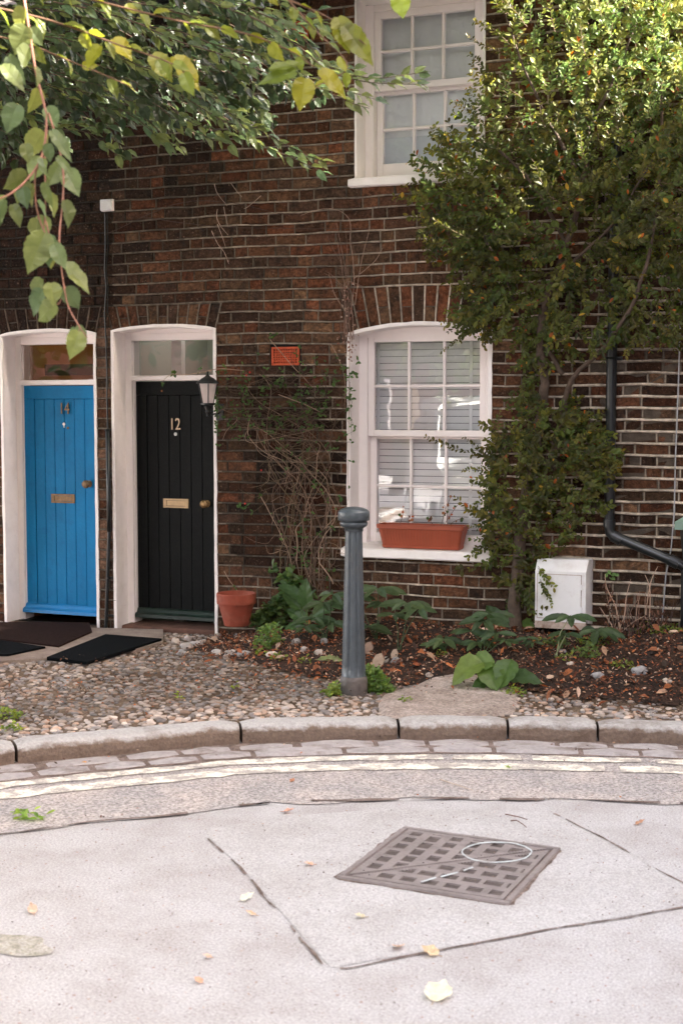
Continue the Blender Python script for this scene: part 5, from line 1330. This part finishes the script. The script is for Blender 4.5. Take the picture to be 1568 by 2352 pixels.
broadplant(708, 1450, [(705, 1400, 703, 1330, 44, .0, (.07, .14, .045), -.1), (715, 1425, 765, 1400, 46, -.05, (.062, .120, .043), .2), (700, 1430, 660, 1400, 44, -.02, (.062, .120, .043), .2), (700, 1440, 655, 1445, 40, -.06, (.062, .120, .043), .2), (700, 1450, 690, 1478, 40, -.12, (.062, .120, .043), .2), (690, 1400, 655, 1370, 38, .0, (.062, .120, .043), .1), (700, 1380, 640, 1345, 36, .02, (.062, .120, .043), .1), (725, 1440, 745, 1460, 36, -.08, (.062, .120, .043), .2)], 'dark dock like plant with one tall upright leaf left of the bollard')
broadplant(1190, 1450, [(1150, 1440, 1118, 1392, 46, .03, (.035, .075, .025), .15), (1195, 1430, 1225, 1442, 34, -.06, (.09, .16, .04), .15), (1160, 1430, 1182, 1395, 36, .05, (.035, .075, .025), .15), (1150, 1445, 1172, 1412, 34, .0, (.05, .10, .03), .1)], 'dark broad leaves growing against the foot of the climbing shrub trunk')
broadplant(805, 1525, [(790, 1525, 720, 1520, 34, -.03, (.20, .26, .12), .1)], 'single pale wilted grey green leaf lying left of the bollard foot')
# soft bushy clumps
def clump(name, px, pyb, pts, n, s, col, label, sz=.02, deep=.08):
    q = gpt(px, pyb); b = Vector((q.x, q.y, zg(q.x, q.y))); t = thing(name, label, 'plant', b, 'small leafy clumps'); lf = MB(); st = MB(); st.cur = (.12, .12, .05, 1)
    for k in range(n):
        x, y = rpoly(pts); P_ = ony(x, y, b.y+ru(-deep, deep)); P_.z = max(P_.z, zg(P_.x, P_.y)+.004)
        if k % 6 == 0: st.tube([b+Vector((ru(-.02, .02), ru(-.02, .02), 0)), b.lerp(P_, .6)+Vector((0, 0, .02)), P_], .0015, 4)
        for j in range(3):
            lf.cur = gcol(col, .3, .35); leaf(lf, P_, Vector((ru(-1, 1), ru(-1, .4), ru(-.3, .7))), Vector((ru(-.5, .5), -.6, .8)), s*ru(.6, 1.2), s*ru(.5, .8))
    lf.build('leaves', M['leaf'], t); st.build('stems', M['twig'], t)
clump('cranesbill', 862, 1588, [(842, 1530), (868, 1536), (905, 1580), (900, 1592), (850, 1597), (845, 1570)], 260, .026, (.09, .17, .05), 'bright green feathery clump at the right foot of the bollard')
clump('cranesbill', 762, 1596, [(748, 1598), (752, 1580), (772, 1566), (782, 1580), (780, 1598)], 90, .022, (.12, .19, .05), 'small yellow green clump at the left foot of the bollard')
clump('cranesbill', 620, 1490, [(585, 1475), (600, 1440), (640, 1430), (650, 1470), (625, 1500), (590, 1495)], 150, .028, (.08, .15, .045), 'light green parsley like clump between the flower pot and the bollard')
clump('leafy_shoots', 620, 1450, [(578, 1425), (600, 1400), (640, 1370), (660, 1400), (650, 1440), (600, 1450)], 170, .046, (.055, .105, .042), 'dark green small leaved shoots just right of the flower pot')
clump('leafy_shoots', 640, 1380, [(625, 1300), (650, 1310), (700, 1330), (720, 1370), (680, 1400), (640, 1390), (650, 1340)], 110, .055, (.055, .11, .04), 'dark heart shaped leaves at the foot of the bare climber')
clump('leafy_shoots', 1290, 1490, [(1250, 1470), (1290, 1450), (1310, 1490), (1270, 1510)], 26, .034, (.05, .09, .03), 'few narrow green leaves under the meter cabinet')
clump('cranesbill', 1345, 1510, [(1315, 1495), (1360, 1475), (1380, 1500), (1350, 1520)], 50, .026, (.07, .12, .04), 'low green clump in litter below the cabinet corner hellebore')
# dead shrub at the right
ds = thing('dead_shrub', 'small leafless dead shrub with pale forked twigs right of the meter cabinet', 'shrub', wp(1425, 1480, .12))
m = MB(); dl = MB()
for k in range(42):
    m.cur = random.choice([(.42, .28, .20, 1), (.10, .05, .035, 1), (.06, .035, .03, 1), (.30, .17, .12, 1)]); x = ru(1405, 1530); a = ru(-30, 30); h = ru(40, 150)
    curve_pix([(x, 1490, ru(.05, .2)), (x+a*.4, 1490-h*.5, ru(.05, .2)), (x+a, 1490-h, ru(.05, .18))], ru(.0025, .0045), .0012, m, .012)
for pix in [[(1412, 1480, .14), (1405, 1440, .15), (1385, 1410, .15), (1375, 1395, .15)], [(1412, 1470, .14), (1430, 1420, .15), (1440, 1360, .15), (1446, 1330, .15)], [(1425, 1475, .14), (1415, 1400, .15), (1392, 1350, .16), (1388, 1318, .16)], [(1412, 1465, .14), (1450, 1430, .15), (1478, 1415, .15)], [(1480, 1420, .12), (1490, 1350, .12), (1500, 1320, .12), (1510, 1300, .12)], [(1490, 1420, .12), (1492, 1360, .12), (1480, 1320, .12)]]:
    m.cur = (.50, .34, .25, 1); curve_pix(pix, .0042, .0016, m, .004)
for k in range(520):
    c = wp(*rpoly([(1385, 1330), (1400, 1330), (1420, 1420), (1530, 1380), (1545, 1490), (1390, 1500)]), ru(.04, .22)); dl.cur = random.choice([(.07, .035, .025, 1), (.12, .055, .035, 1), (.035, .022, .02, 1), (.2, .09, .05, 1)]); leaf(dl, c, Vector((ru(-.5, .5), ru(-.5, .5), -1)), rv(), ru(.015, .035), .014, .6, .5)
for k in range(8):
    dl.cur = gcol((.07, .14, .04), .2, .2); leaf(dl, wp(1405+ru(-12, 12), 1318+ru(-8, 10), .15), rv(), Vector((0, -1, .6)), .035, .025)
m.build('stems', M['twig'], ds, smooth=True); dl.build('dry_leaves', M['litter'], ds)

# fallen leaves on the road, each one a thing
random.seed(21)
FL = [(570, 2065, .052, .035, (.62, .60, .50), 'pale cream leaf lying on the long left joint of the concrete panel'), (985, 2190, .055, .04, (.55, .42, .27), 'pale notched leaf beside the front joint of the concrete panel'),
      (915, 2180, .045, .035, (.55, .38, .28), 'tan leaf lying on the front joint of the concrete panel'), (1010, 2285, .085, .07, (.68, .62, .45), 'largest cream and orange leaf nearest the bottom edge of the photo'),
      (825, 2108, .038, .02, (.52, .46, .32), 'curled cream leaf between the manhole cover and the front joint'), (672, 1795, .030, .02, (.36, .17, .10), 'small brown leaf on the asphalt strip below the yellow lines'),
      (665, 1866, .055, .03, (.52, .30, .22), 'pinkish brown leaf flattened on the asphalt joint'), (708, 1988, .040, .022, (.60, .36, .26), 'pale orange leaf left of the manhole cover'),
      (575, 2101, .038, .014, (.50, .36, .24), 'narrow tan leaf just below the cream leaf on the left joint'), (75, 2092, .060, .028, (.56, .40, .30), 'faint tan leaf near the left edge of the road'),
      (195, 1755, .025, .022, (.62, .28, .06), 'small bright orange leaf in the gutter at the left'), (1165, 1765, .035, .02, (.25, .33, .08), 'green leaf lying on the outer yellow line'),
      (70, 1880, .0, 0, (.15, .26, .06), 'bright green weed sprig lying near the left edge of the road'), (455, 2255, .03, .02, (.55, .33, .22), 'small reddish leaf left of the corner of the panel'),
      (1470, 1892, .045, .02, (.40, .22, .14), 'brown curled leaf on the concrete right of the manhole cover'), (1000, 2208-0, .0, 0, 0, ''), (475, 2200, .028, .018, (.58, .40, .30), 'little tan leaf level with the corner of the concrete panel')]
for px, py, L, w_, c, lab in FL:
    if not lab: continue
    q = onz(px, py, .004); m = MB()
    if L == 0:
        for k in range(26): m.cur = gcol(c, .3, .3); leaf(m, Vector((ru(-.07, .07), ru(-.05, .05), ru(.003, .02))), Vector((ru(-1, 1), ru(-.6, .6), ru(0, .4))), Vector((ru(-.4, .4), -.3, 1)), ru(.03, .05), .02)
        o = m.build('weed_sprig', M['leaf']); o.location = (q.x, q.y, .004); tag(o, lab, 'weed'); continue
    m.cur = (*c, 1); a = ru(0, 6.28); d = Vector((math.cos(a), math.sin(a), .12)); bigleaf(m, Vector((0, 0, .004))-d*L*.5, d, Vector((0, -.15, 1)), L, w_*1.1, .35, -.25, .06)
    m.cur = (c[0]*.6, c[1]*.5, c[2]*.4, 1); m.tube([-d*L*.5+Vector((0, 0, .004)), -d*L*.8+Vector((0, 0, .005))], .001, 4)
    o = m.build('fallen_leaf', M['litter']); o.location = (q.x, q.y, .004); tag(o, lab, 'leaf', 'fallen leaves on the road')
for pix, lab in [([(1160, 1870), (1190, 1876), (1210, 1882)], 'thin dark twig on the road above the manhole cover'), ([(1172, 1885), (1186, 1884), (1200, 1893), (1208, 1900)], 'bent forked twig on the road just above the manhole cover'), ([(1010, 1790), (1050, 1803), (1085, 1815)], 'pale straight twig on the asphalt strip')]:
    m = MB(); m.cur = (.16, .09, .07, 1) if 'pale' not in lab else (.5, .4, .33, 1); m.tube([onz(a, b, .009+.004*(i % 2)) for i, (a, b) in enumerate(pix)], .0028, 5, .0015); tag(m.build('twig', M['twig']), lab, 'twig', 'twigs on the road')

# ------------------------------------------------------------------ street tree whose branches hang in from the upper left
random.seed(33)
tree = thing('street_tree', 'broad leaved street tree hanging leafy branches into the upper left of the photo', 'tree', (-6.3, 4.2, .09))
tr = MB(); tr.cur = (1, 1, 1, 1)
tr.tube([(-6.3, 4.2, 0), (-6.28, 4.2, .3), (-6.2, 4.25, 1.5), (-6.05, 4.3, 3.0), (-5.8, 4.3, 4.4)], [.30, .22, .19, .17, .15], 14)
tr.tube([(-5.8, 4.3, 4.4), (-5.3, 4.4, 5.6), (-4.2, 4.9, 6.6), (-2.8, 5.4, 7.1), (-1.4, 5.6, 7.2)], [.15, .12, .09, .06, .03], 10)
tr.tube([(-5.8, 4.3, 4.4), (-6.2, 5.4, 5.8), (-5.6, 6.6, 6.8), (-4.4, 7.4, 7.2)], [.12, .09, .06, .03], 9)
tr.tube([(-5.6, 4.35, 4.9), (-5.0, 3.8, 5.4), (-3.6, 3.7, 5.4), (-2.4, 3.8, 5.2), (-1.4, 4.0, 4.9)], [.10, .07, .05, .03, .015], 9)
tr.tube([(-5.9, 4.3, 4.0), (-5.6, 5.2, 4.7), (-5.0, 6.0, 4.9), (-4.2, 6.4, 4.8)], [.08, .06, .045, .02], 8)
tr.tube([(-6.0, 4.3, 4.2), (-6.8, 3.2, 5.6), (-7.0, 2.0, 6.4), (-6.2, .6, 7.0), (-4.5, -.5, 7.4)], [.12, .09, .07, .05, .03], 8)
tr.build('trunk', M['bark'], tree, smooth=True)
tg = MB(); tl = MB()
LIME = (.070, .105, .048)
def shoot(pix, r0, r1, lsz, gap, col=(.17, .075, .05, 1), lcol=LIME, yel=.5, droop=.5, start=0, jit=0, sides=True, wv=1.0, al=0):
    """pix: (x, y, depth) in the photo; leaves alternate along it"""
    P = [at(*p) for p in pix]; Q = [Vector(q) for q in catmull([tuple(p) for p in P], 6)]; o = Vector((rnd()*40, 0, 0))
    if jit: Q = [q+Vector((noise.noise(q*3+o), noise.noise(q*3-o), noise.noise(q*3+o*2)))*jit for q in Q]
    tg.cur = col; tg.tube(Q, r0, 6, r1); acc = 0; sgn = 1
    for i in range(1, len(Q)):
        t = Q[i]-Q[i-1]; acc += t.length; t.normalize()
        while acc > gap and i > start:
            acc -= gap*ru(.8, 1.2); sgn = -sgn; b = Q[i].lerp(Q[i-1], rnd())
            sd = t.cross(FWD)*sgn
            d = t*(al+ru(.5, 1.0))+sd*ru(.35, .95)-Vector((0, 0, 1))*droop*ru(.3, 1.1)+FWD*ru(-.5, .5)
            nn = Vector((0, 0, 1))*ru(.2, 1)-FWD*ru(-.2, .9)+rv()*.55
            L = lsz*ru(.7, 1.15); st = b+d.normalized()*L*.16; tg.tube([b, st], .0011, 3)
            tl.cur = gcol(lcol, .3, yel); bigleaf(tl, st, d, nn, L, L*ru(.72, .86)*.95*wv)
# near hanging twigs at the left
TW = (.26, .12, .08, 1)
shoot([(50, -40, 3.9), (66, 60, 3.9), (84, 170, 3.9), (104, 250, 3.9), (106, 310, 3.9), (92, 370, 3.9), (60, 415, 3.85), (20, 448, 3.8), (-20, 462, 3.8)], .0045, .0030, .080, .060, TW, droop=.9)
shoot([(95, 370, 3.9), (82, 400, 3.9), (82, 460, 3.9), (92, 505, 3.9), (104, 535, 3.9)], .003, .002, .078, .06, TW, droop=1.2)
shoot([(106, 300, 3.95), (104, 400, 3.95), (105, 480, 3.95), (101, 530, 3.95)], .003, .002, .075, .08, TW, droop=1.2)
shoot([(112, 260, 3.9), (134, 330, 3.9), (146, 400, 3.9), (144, 470, 3.9), (137, 540, 3.88), (140, 600, 3.87), (148, 660, 3.86), (158, 705, 3.86), (180, 745, 3.86), (200, 775, 3.86)], .0034, .0018, .080, .13, TW, droop=1.0)
shoot([(104, 500, 3.9), (120, 560, 3.9), (140, 600, 3.88), (175, 640, 3.88), (200, 655, 3.88)], .0025, .0015, .078, .09, TW, droop=.6)
shoot([(148, 655, 3.87), (140, 690, 3.87), (134, 700, 3.87)], .002, .0014, .085, .05, TW, droop=1)
tg.cur = TW
for (ax, ay, bx_, by_, wd) in [(104, 535, 48, 665, .7), (108, 540, 112, 640, .8), (125, 560, 160, 640, .6), (98, 665, 62, 750, .8), (118, 650, 128, 722, .9), (96, 640, 64, 700, .8), (150, 605, 235, 695, .5), (180, 748, 208, 812, .5), (172, 752, 158, 802, .55), (118, 300, 188, 395, .4), (110, 330, 118, 390, .7), (58, 330, 70, 392, .8), (132, 360, 186, 420, .35), (150, 390, 196, 470, .75), (30, 470, 55, 540, .6), (10, 460, -10, 540, .7), (60, 415, 32, 490, .8), (100, 420, 128, 500, .4), (40, 240, 4, 330, .8), (60, 60, 20, 150, .9), (20, 130, 70, 220, .5), (5, 150, 80, 225, .5)]:
    d_ = 3.85+ru(-.1, .1); A = at(ax, ay, d_); B = at(bx_, by_, d_+ru(-.02, .02)); L = (B-A).length; tl.cur = gcol(LIME, .22, .30)
    L *= .66; bigleaf(tl, A, (B-A), -FWD*ru(.5, 1)+Vector((ru(-.5, .5), 0, .5)), L*1.1, L*wd, .25, .15)
# near boughs across the top
YL = (.085, .115, .020)
for pix, s in [([(-40, 20, 4.0), (120, 55, 4.0), (260, 95, 4.0), (380, 140, 4.0), (445, 185, 4.0)], .085), ([(-40, -60, 4.2), (180, -10, 4.2), (400, 50, 4.2), (560, 80, 4.2), (660, 120, 4.2), (720, 160, 4.2)], .075),
               ([(520, -60, 4.1), (660, 5, 4.1), (760, 55, 4.1), (840, 110, 4.1)], .082), ([(-40, 80, 4.3), (60, 100, 4.3), (180, 150, 4.3), (300, 200, 4.3)], .08), ([(640, -20, 4.4), (720, 70, 4.4), (790, 150, 4.4), (700, 205, 4.4)], .07)]:
    shoot(pix, .0035, .0016, s*.78, .055, (.12, .06, .03, 1), YL, .4, .6, jit=.02, wv=.8, al=.5)
shoot([(860, -60, 4.2), (905, -30, 4.2), (922, -4, 4.2)], .002, .0015, .001, .2, TW)
tl.cur = (.18, .23, .03, 1); bigleaf(tl, at(915, -14, 4.2), at(926, 42, 4.2)-at(915, -14, 4.2), -FWD+Vector((0, 0, .2)), .078, .062, .1, .05)
for (ax, ay, bx_, by_, wd) in [(790, 60, 850, 136, .55), (775, 40, 800, 110, .7), (680, 165, 600, 185, .55), (700, 180, 690, 245, .8), (735, 160, 790, 215, .5), (400, 130, 455, 195, .6), (350, 125, 392, 178, .75), (260, 90, 300, 130, .8), (230, 105, 200, 150, .9), (620, 160, 690, 140, .4)]:
    A = at(ax, ay, 4.1); B = at(bx_, by_, 4.1); L = (B-A).length; tl.cur = gcol(YL, .15, .6); bigleaf(tl, A, B-A, -FWD*.8+Vector((ru(-.4, .4), 0, .6)), L*1.15, L*wd, .2, .12)
# middle distance sprays
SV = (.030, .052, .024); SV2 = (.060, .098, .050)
for pix, s in [([(560, 40, 5.6), (680, 105, 5.6), (750, 165, 5.6), (840, 190, 5.6), (920, 192, 5.6), (985, 190, 5.6)], .062), ([(120, 0, 6.0), (400, 90, 6.0), (620, 160, 6.0), (760, 215, 6.0), (850, 244, 6.0)], .062),
               ([(-40, 60, 6.6), (250, 130, 6.6), (420, 215, 6.6), (560, 300, 6.6), (680, 368, 6.6), (750, 398, 6.6)], .066), ([(-40, 130, 6.8), (200, 190, 6.8), (360, 250, 6.8), (440, 300, 6.8), (530, 330, 6.8)], .07),
               ([(60, 200, 6.9), (230, 235, 6.9), (340, 270, 6.9), (400, 345, 6.9)], .07), ([(0, 10, 6.7), (300, 60, 6.7), (480, 140, 6.7), (590, 220, 6.7), (620, 275, 6.7)], .07), ([(300, 0, 6.2), (480, 60, 6.2), (640, 110, 6.2), (740, 150, 6.2), (800, 160, 6.2)], .062),
               ([(200, 100, 6.5), (380, 170, 6.5), (500, 240, 6.5), (600, 330, 6.5)], .066), ([(-20, 240, 7.0), (100, 280, 7.0), (200, 300, 7.0), (280, 360, 7.0)], .07), ([(280, 250, 6.8), (330, 290, 6.8), (360, 320, 6.8)], .07), ([(400, 220, 6.7), (460, 260, 6.7), (540, 290, 6.7), (600, 295, 6.7)], .066),
               ([(380, -40, 6.0), (520, 30, 6.0), (640, 60, 6.0), (740, 60, 6.0)], .062), ([(560, -40, 6.2), (660, 20, 6.2), (760, 90, 6.2)], .06)]:
    for v in range(2):
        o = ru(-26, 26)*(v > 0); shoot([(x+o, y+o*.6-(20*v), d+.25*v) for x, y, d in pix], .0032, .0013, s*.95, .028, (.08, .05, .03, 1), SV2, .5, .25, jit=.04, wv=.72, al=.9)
DM = [(-60, -60), (560, -60), (620, 40), (640, 120), (660, 190), (560, 210), (520, 260), (430, 250), (330, 265), (250, 240), (150, 260), (60, 290), (-60, 300)]
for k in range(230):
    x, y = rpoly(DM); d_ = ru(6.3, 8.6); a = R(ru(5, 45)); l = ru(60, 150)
    shoot([(x, y, d_), (x+l*.5*math.cos(a), y+l*.5*math.sin(a), d_), (x+l*math.cos(a+.15), y+l*math.sin(a+.15), d_+ru(-.1, .1))], .002, .001, .066, .036, (.08, .05, .03, 1), tuple(v*.6 for v in SV), .3, .35)  # leaf colour darkened here to paint the shade inside the canopy
tg.build('twigs', M['twig'], tree, smooth=True); tl.build('foliage', M['leaf'], tree)
# the crown above the frame
cr = MB(); cnt = 0
def gapless(p):
    # dapple: a gap in the crown lets sun reach the top of the climbing shrub
    return not (p.x > -2.6 and p.y > 7.3)
CAN = []
for k in range(900):
    x, y = ru(-8.6, -2.2), ru(-2.0, 8.2); z = ru(4.6, 7.2)
    if k > 760: continue
    if k > 640: x, y, z = ru(-2.8, .6), ru(3.4, 7.0), ru(5.3, 8.6)  # clusters reaching right, added to keep sun off the branches
    dep = -x*.358+y*.933
    if z < 1.65+.31*max(dep, 0)+.55: z = 1.65+.31*max(dep, 0)+ru(.6, 2.2)
    if (x > -2.6 and k <= 640) or (y < 1.5 and x > -5): continue
    c = Vector((x, y, z)); R_ = ru(.35, .75)
    if y > 7.6 and z < 5.2: continue
    for j in range(62):
        p = c+rv()*R_*ru(.3, 1); dp_ = -p.x*.358+p.y*.933
        if p.z < 1.65+.31*max(dp_, 0)+.3 or not gapless(p): continue
        cr.cur = gcol(LIME, .3, .3); leaf(cr, p, rv()+Vector((0, 0, -.4)), Vector((0, 0, 1))+rv()*.6, ru(.12, .20), ru(.10, .15))
cr.build('crown', M['leaf'], tree)

# ------------------------------------------------------------------ houses out of frame (some added to shade the street)
def plain_house(name, label, x0, x1, y0, y1, h, face, col, grp=None, nwin=4):
    t = thing(name, label, 'house', ((x0+x1)/2, (y0+y1)/2, 0), grp); m = MB(); m.cur = (*col, 1)
    m.box(x0, x1, y0, y1, -.1, h); m.build('wall', M['brick'], t)
    m = MB()
    if x1-x0 > y1-y0:
        ym = (y0+y1)/2; m.add([(x0-.2, y0-.3, h-.1), (x1+.2, y0-.3, h-.1), (x1+.2, ym, h+1.9), (x0-.2, ym, h+1.9), (x0-.2, y1+.3, h-.1), (x1+.2, y1+.3, h-.1)], [(0, 1, 2, 3), (3, 2, 5, 4), (0, 3, 4), (1, 5, 2), (0, 4, 5, 1)])
    else:
        xm = (x0+x1)/2; m.add([(x0-.3, y0-.2, h-.1), (x0-.3, y1+.2, h-.1), (xm, y1+.2, h+1.9), (xm, y0-.2, h+1.9), (x1+.3, y0-.2, h-.1), (x1+.3, y1+.2, h-.1)], [(0, 1, 2, 3), (3, 2, 5, 4), (0, 3, 4), (1, 5, 2), (0, 4, 5, 1)])
    m.build('roof', M['tile'], t)
    for k in range(nwin):
        for z in ((1.0, 3.7) if h > 5 else (1.0,)):
            f = MB(); g = MB()
            if face == 'y+':
                xc = x0+(x1-x0)*(k+.5)/nwin; f.box(xc-.5, xc+.5, y1+.002, y1+.05, z, z+1.4); g.box(xc-.42, xc+.42, y1+.051, y1+.054, z+.08, z+1.32)
            else:
                yc = y0+(y1-y0)*(k+.5)/nwin; f.box(x0-.05, x0-.002, yc-.5, yc+.5, z, z+1.4); g.box(x0-.054, x0-.051, yc-.42, yc+.42, z+.08, z+1.32)
            w_ = f.build('window', M['frame'], t); g.build('pane', M['pane_dark'], w_)
M['pane_dark'] = mat('dark_pane', (.02, .025, .03), .08)
plain_house('sun_block_house', 'tall brown brick house added unseen on the right to block the sun', 5.6, 13, -3.9, 9.4, 8.15, 'x-', (.10, .05, .035), nwin=4)  # unseen house added to block the sun from street and wall
plain_house('opposite_house', 'long brown brick terrace across the street behind the viewer', -24, 9, -20.5, -14.0, 3.9, 'y+', (.12, .06, .045), nwin=9)

# added low crown blocks sky light at left; added tree blocks sun at right
random.seed(77)
cr = MB()
for k in range(560):
    y = ru(-1.5, 6.8); xl = -.84*y-.9 if y > 0 else -1.6; x = ru(min(xl, -3.2)-3.6, min(xl, -3.2)); c = Vector((x, y, ru(2.3, 5.2)))
    for j in range(40):
        p = c+rv()*ru(.1, .6)
        if p.x > -.76*max(p.y, 0)-.55: continue
        cr.cur = gcol(LIME, .3, .3); leaf(cr, p, rv()+Vector((0, 0, -.4)), Vector((0, 0, 1))+rv()*.6, ru(.12, .20), ru(.10, .15))
cr.build('sky_block_crown', M['leaf'], tree)
sun_block_tree = thing('street_tree', 'round tree added unseen right of the viewer to block the sun', 'tree', (4.2, 2.6, 0))  # unseen tree added to block the sun, not a real street tree
m = MB(); m.tube([(4.2, 2.6, 0), (4.2, 2.6, .3), (4.25, 2.75, 2.5), (4.1, 3.6, 4.8), (3.7, 4.6, 7.0)], [.24, .17, .14, .11, .05], 12); m.tube([(4.22, 2.64, 2.4), (4.7, 2.2, 4.2), (4.6, 2.0, 5.6)], [.09, .07, .03], 8); m.build('trunk', M['bark'], sun_block_tree, smooth=True)
cr = MB()
for k in range(210):
    c = Vector((3.6, 5.0, 7.6))+rv()*ru(.2, 1)**.5*2.2
    for j in range(34):
        cr.cur = gcol(LIME, .3, .3); leaf(cr, c+rv()*ru(.1, .5), rv(), Vector((0, 0, 1))+rv()*.6, ru(.10, .16), ru(.08, .12))
cr.build('crown', M['leaf'], sun_block_tree)

t3 = thing('street_tree', 'spreading street tree across the road behind the viewer', 'tree', (-8.2, -7.5, 0))
m = MB(); m.tube([(-8.2, -7.5, 0), (-8.2, -7.5, .3), (-8.15, -7.5, 2.6), (-7.9, -7.4, 4.6), (-7.6, -7.2, 7.0)], [.34, .26, .2, .15, .06], 12); m.tube([(-8.15, -7.5, 3.0), (-9.4, -7.2, 5.0), (-9.8, -7.0, 7.4)], [.13, .10, .03], 8); m.build('trunk', M['bark'], t3, smooth=True)
cr = MB()
for k in range(48):
    c = Vector((-8.2, -7.4, 7.6))+rv()*ru(.15, 1)**.5*3.6
    for j in range(26):
        cr.cur = gcol(LIME, .3, .3); leaf(cr, c+rv()*ru(.1, .6), rv(), Vector((0, 0, 1))+rv()*.6, ru(.16, .26), ru(.13, .2))
cr.build('crown', M['leaf'], t3)

plain_house('tall_sun_block_house', 'taller brown brick house added unseen to keep sun off the road behind the viewer', 5.7, 13, -17, -4.1, 10.8, 'x-', (.11, .055, .04), nwin=4)  # unseen house added to shade the road mirrored in the lower window

# white car parked at the kerb left of the photo (it shows in the lower window's panes)
t = thing('parked_car', 'white tall hatchback parked at the kerb left of the photo', 'car', (-4.25, 1.15, 0), None)
CT = Matrix.Translation((-4.25, 1.15, 0)) @ Matrix.Rotation(R(66), 4, 'Z')
def cw(mb): mb.v = [tuple(CT @ Vector(v)) for v in mb.v]
M['carpaint'] = mat('white_car_paint', (.80, .80, .80), .2, coat=.8); M['tyre'] = mat('tyre', (.012, .012, .012), .9); M['rim'] = mat('wheel_rim', (.5, .5, .5), .3, metal=.9); M['headl'] = mat('headlight', (.7, .72, .75), .1)
low = [(-2.02, .38), (-2.08, .62), (-2.02, .98), (-1.95, 1.05), (1.15, 1.02), (1.75, .93), (2.03, .78), (2.08, .55), (2.05, .32), (1.78, .28), (-1.8, .28)]
m = MB(); L_ = [(x, -.86+(.05 if z > .9 else 0), z) for x, z in low]; R_ = [(x, .86-(.05 if z > .9 else 0), z) for x, z in low]; n = len(low)
m.poly(L_); m.poly(R_[::-1])
for k in range(n): m.quad(L_[(k+1) % n], L_[k], R_[k], R_[(k+1) % n])
up = [(-1.93, 1.05), (-1.72, 1.66), (-1.5, 1.76), (-.1, 1.80), (.35, 1.72), (1.12, 1.03)]
L_ = [(x, -(.80 if z < 1.1 else .64), z) for x, z in up]; R_ = [(x, (.80 if z < 1.1 else .64), z) for x, z in up]
m.poly(L_); m.poly(R_[::-1])
for k in range(5): m.quad(L_[k+1], L_[k], R_[k], R_[k+1])
cw(m); body = m.build('body', M['carpaint'], t, bevel=.04)
for sgn in (-1, 1):
    for x0, x1, x2, x3 in ((-1.7, -.72, -.72, -1.52), (-.62, .82, .22, -.62)):
        m = MB(); m.quad((x0, sgn*.805, 1.12), (x1, sgn*.805, 1.12), (x2, sgn*.672, 1.62), (x3, sgn*.672, 1.62)); m.v = [(a, b+sgn*.012, c) for a, b, c in m.v]; cw(m); m.build('window', M['pane_dark'], t)
    m = MB(); m.box(1.93, 2.09, sgn*.78-.13*(sgn > 0), sgn*.78+.13*(sgn < 0), .66, .82); cw(m); m.build('headlight', M['headl'], t, bevel=.02)
for x0, z0, x1, z1 in ((1.05, 1.115, .42, 1.68), (-1.945, 1.12, -1.765, 1.62)):
    m = MB(); o_ = .02 if x0 > 0 else -.02; m.quad((x0+o_, -.72, z0), (x0+o_, .72, z0), (x1+o_, .60, z1), (x1+o_, -.60, z1)); cw(m); m.build('windscreen', M['pane_dark'], t)
for x in (-1.25, 1.3):
    for sgn in (-1, 1):
        for nm, r_, w_, mt in (('wheel', .31, .10, 'tyre'), ('rim', .20, .106, 'rim')):
            m = MB(); y0 = sgn*.78; m.tube([(x, y0-w_, .31), (x, y0+w_, .31)], r_, 22, cap=True); cw(m); wo = m.build(nm, M[mt], t if nm == 'wheel' else wh)
            if nm == 'wheel': wh = wo

# grit and crumbs lying on the roadway, and an old stain near the left edge
random.seed(99)
m = MB()
for k in range(2600):
    px, py = ru(-40, 1610), 1745+650*rnd()**1.7; q = onz(px, py, 0)
    if rnd() < .35: q = kpos(ru(5, KL[-1]-7))[0]; nn = kpos(0)[1]; q = q+Vector((ru(-.1, .1), -abs(random.gauss(0, .38)), 0))
    if kdist(q.x, q.y) > -.28: continue
    c = random.choice([(.20, .12, .09), (.34, .24, .19), (.12, .09, .08), (.45, .30, .22), (.3, .27, .26)]); m.cur = (*c, 1)
    r_ = ru(.0010, .0034)
    if rnd() < .6: m.blob((q.x, q.y, .006), r_, r_*.8, r_*.6, ru(0, 3), .2, 5, 3)
    else: leaf(m, Vector((q.x, q.y, .007)), Vector((ru(-1, 1), ru(-1, 1), .1)), Vector((0, 0, 1)), r_*4, r_*1.6, .3, .2)
tag(m.build('road_grit', M['pebble']), kind='stuff')
m = MB(); c0 = onz(20, 2172, 0); ring = []
for k in range(40):
    a = 2*math.pi*k/40; e_ = 1+.35*noise.noise(Vector((math.cos(a)*1.5, math.sin(a)*1.5, 4))); ring.append((c0.x+.13*e_*math.cos(a), c0.y+.085*e_*math.sin(a), .0035))
m.poly(ring); tag(m.build('road_stain', ground_mat('mossy_stain', (.30, .285, .23), (.42, .39, .36), grit=.4, gscale=110, patch=14, bump=.6)), kind='structure')
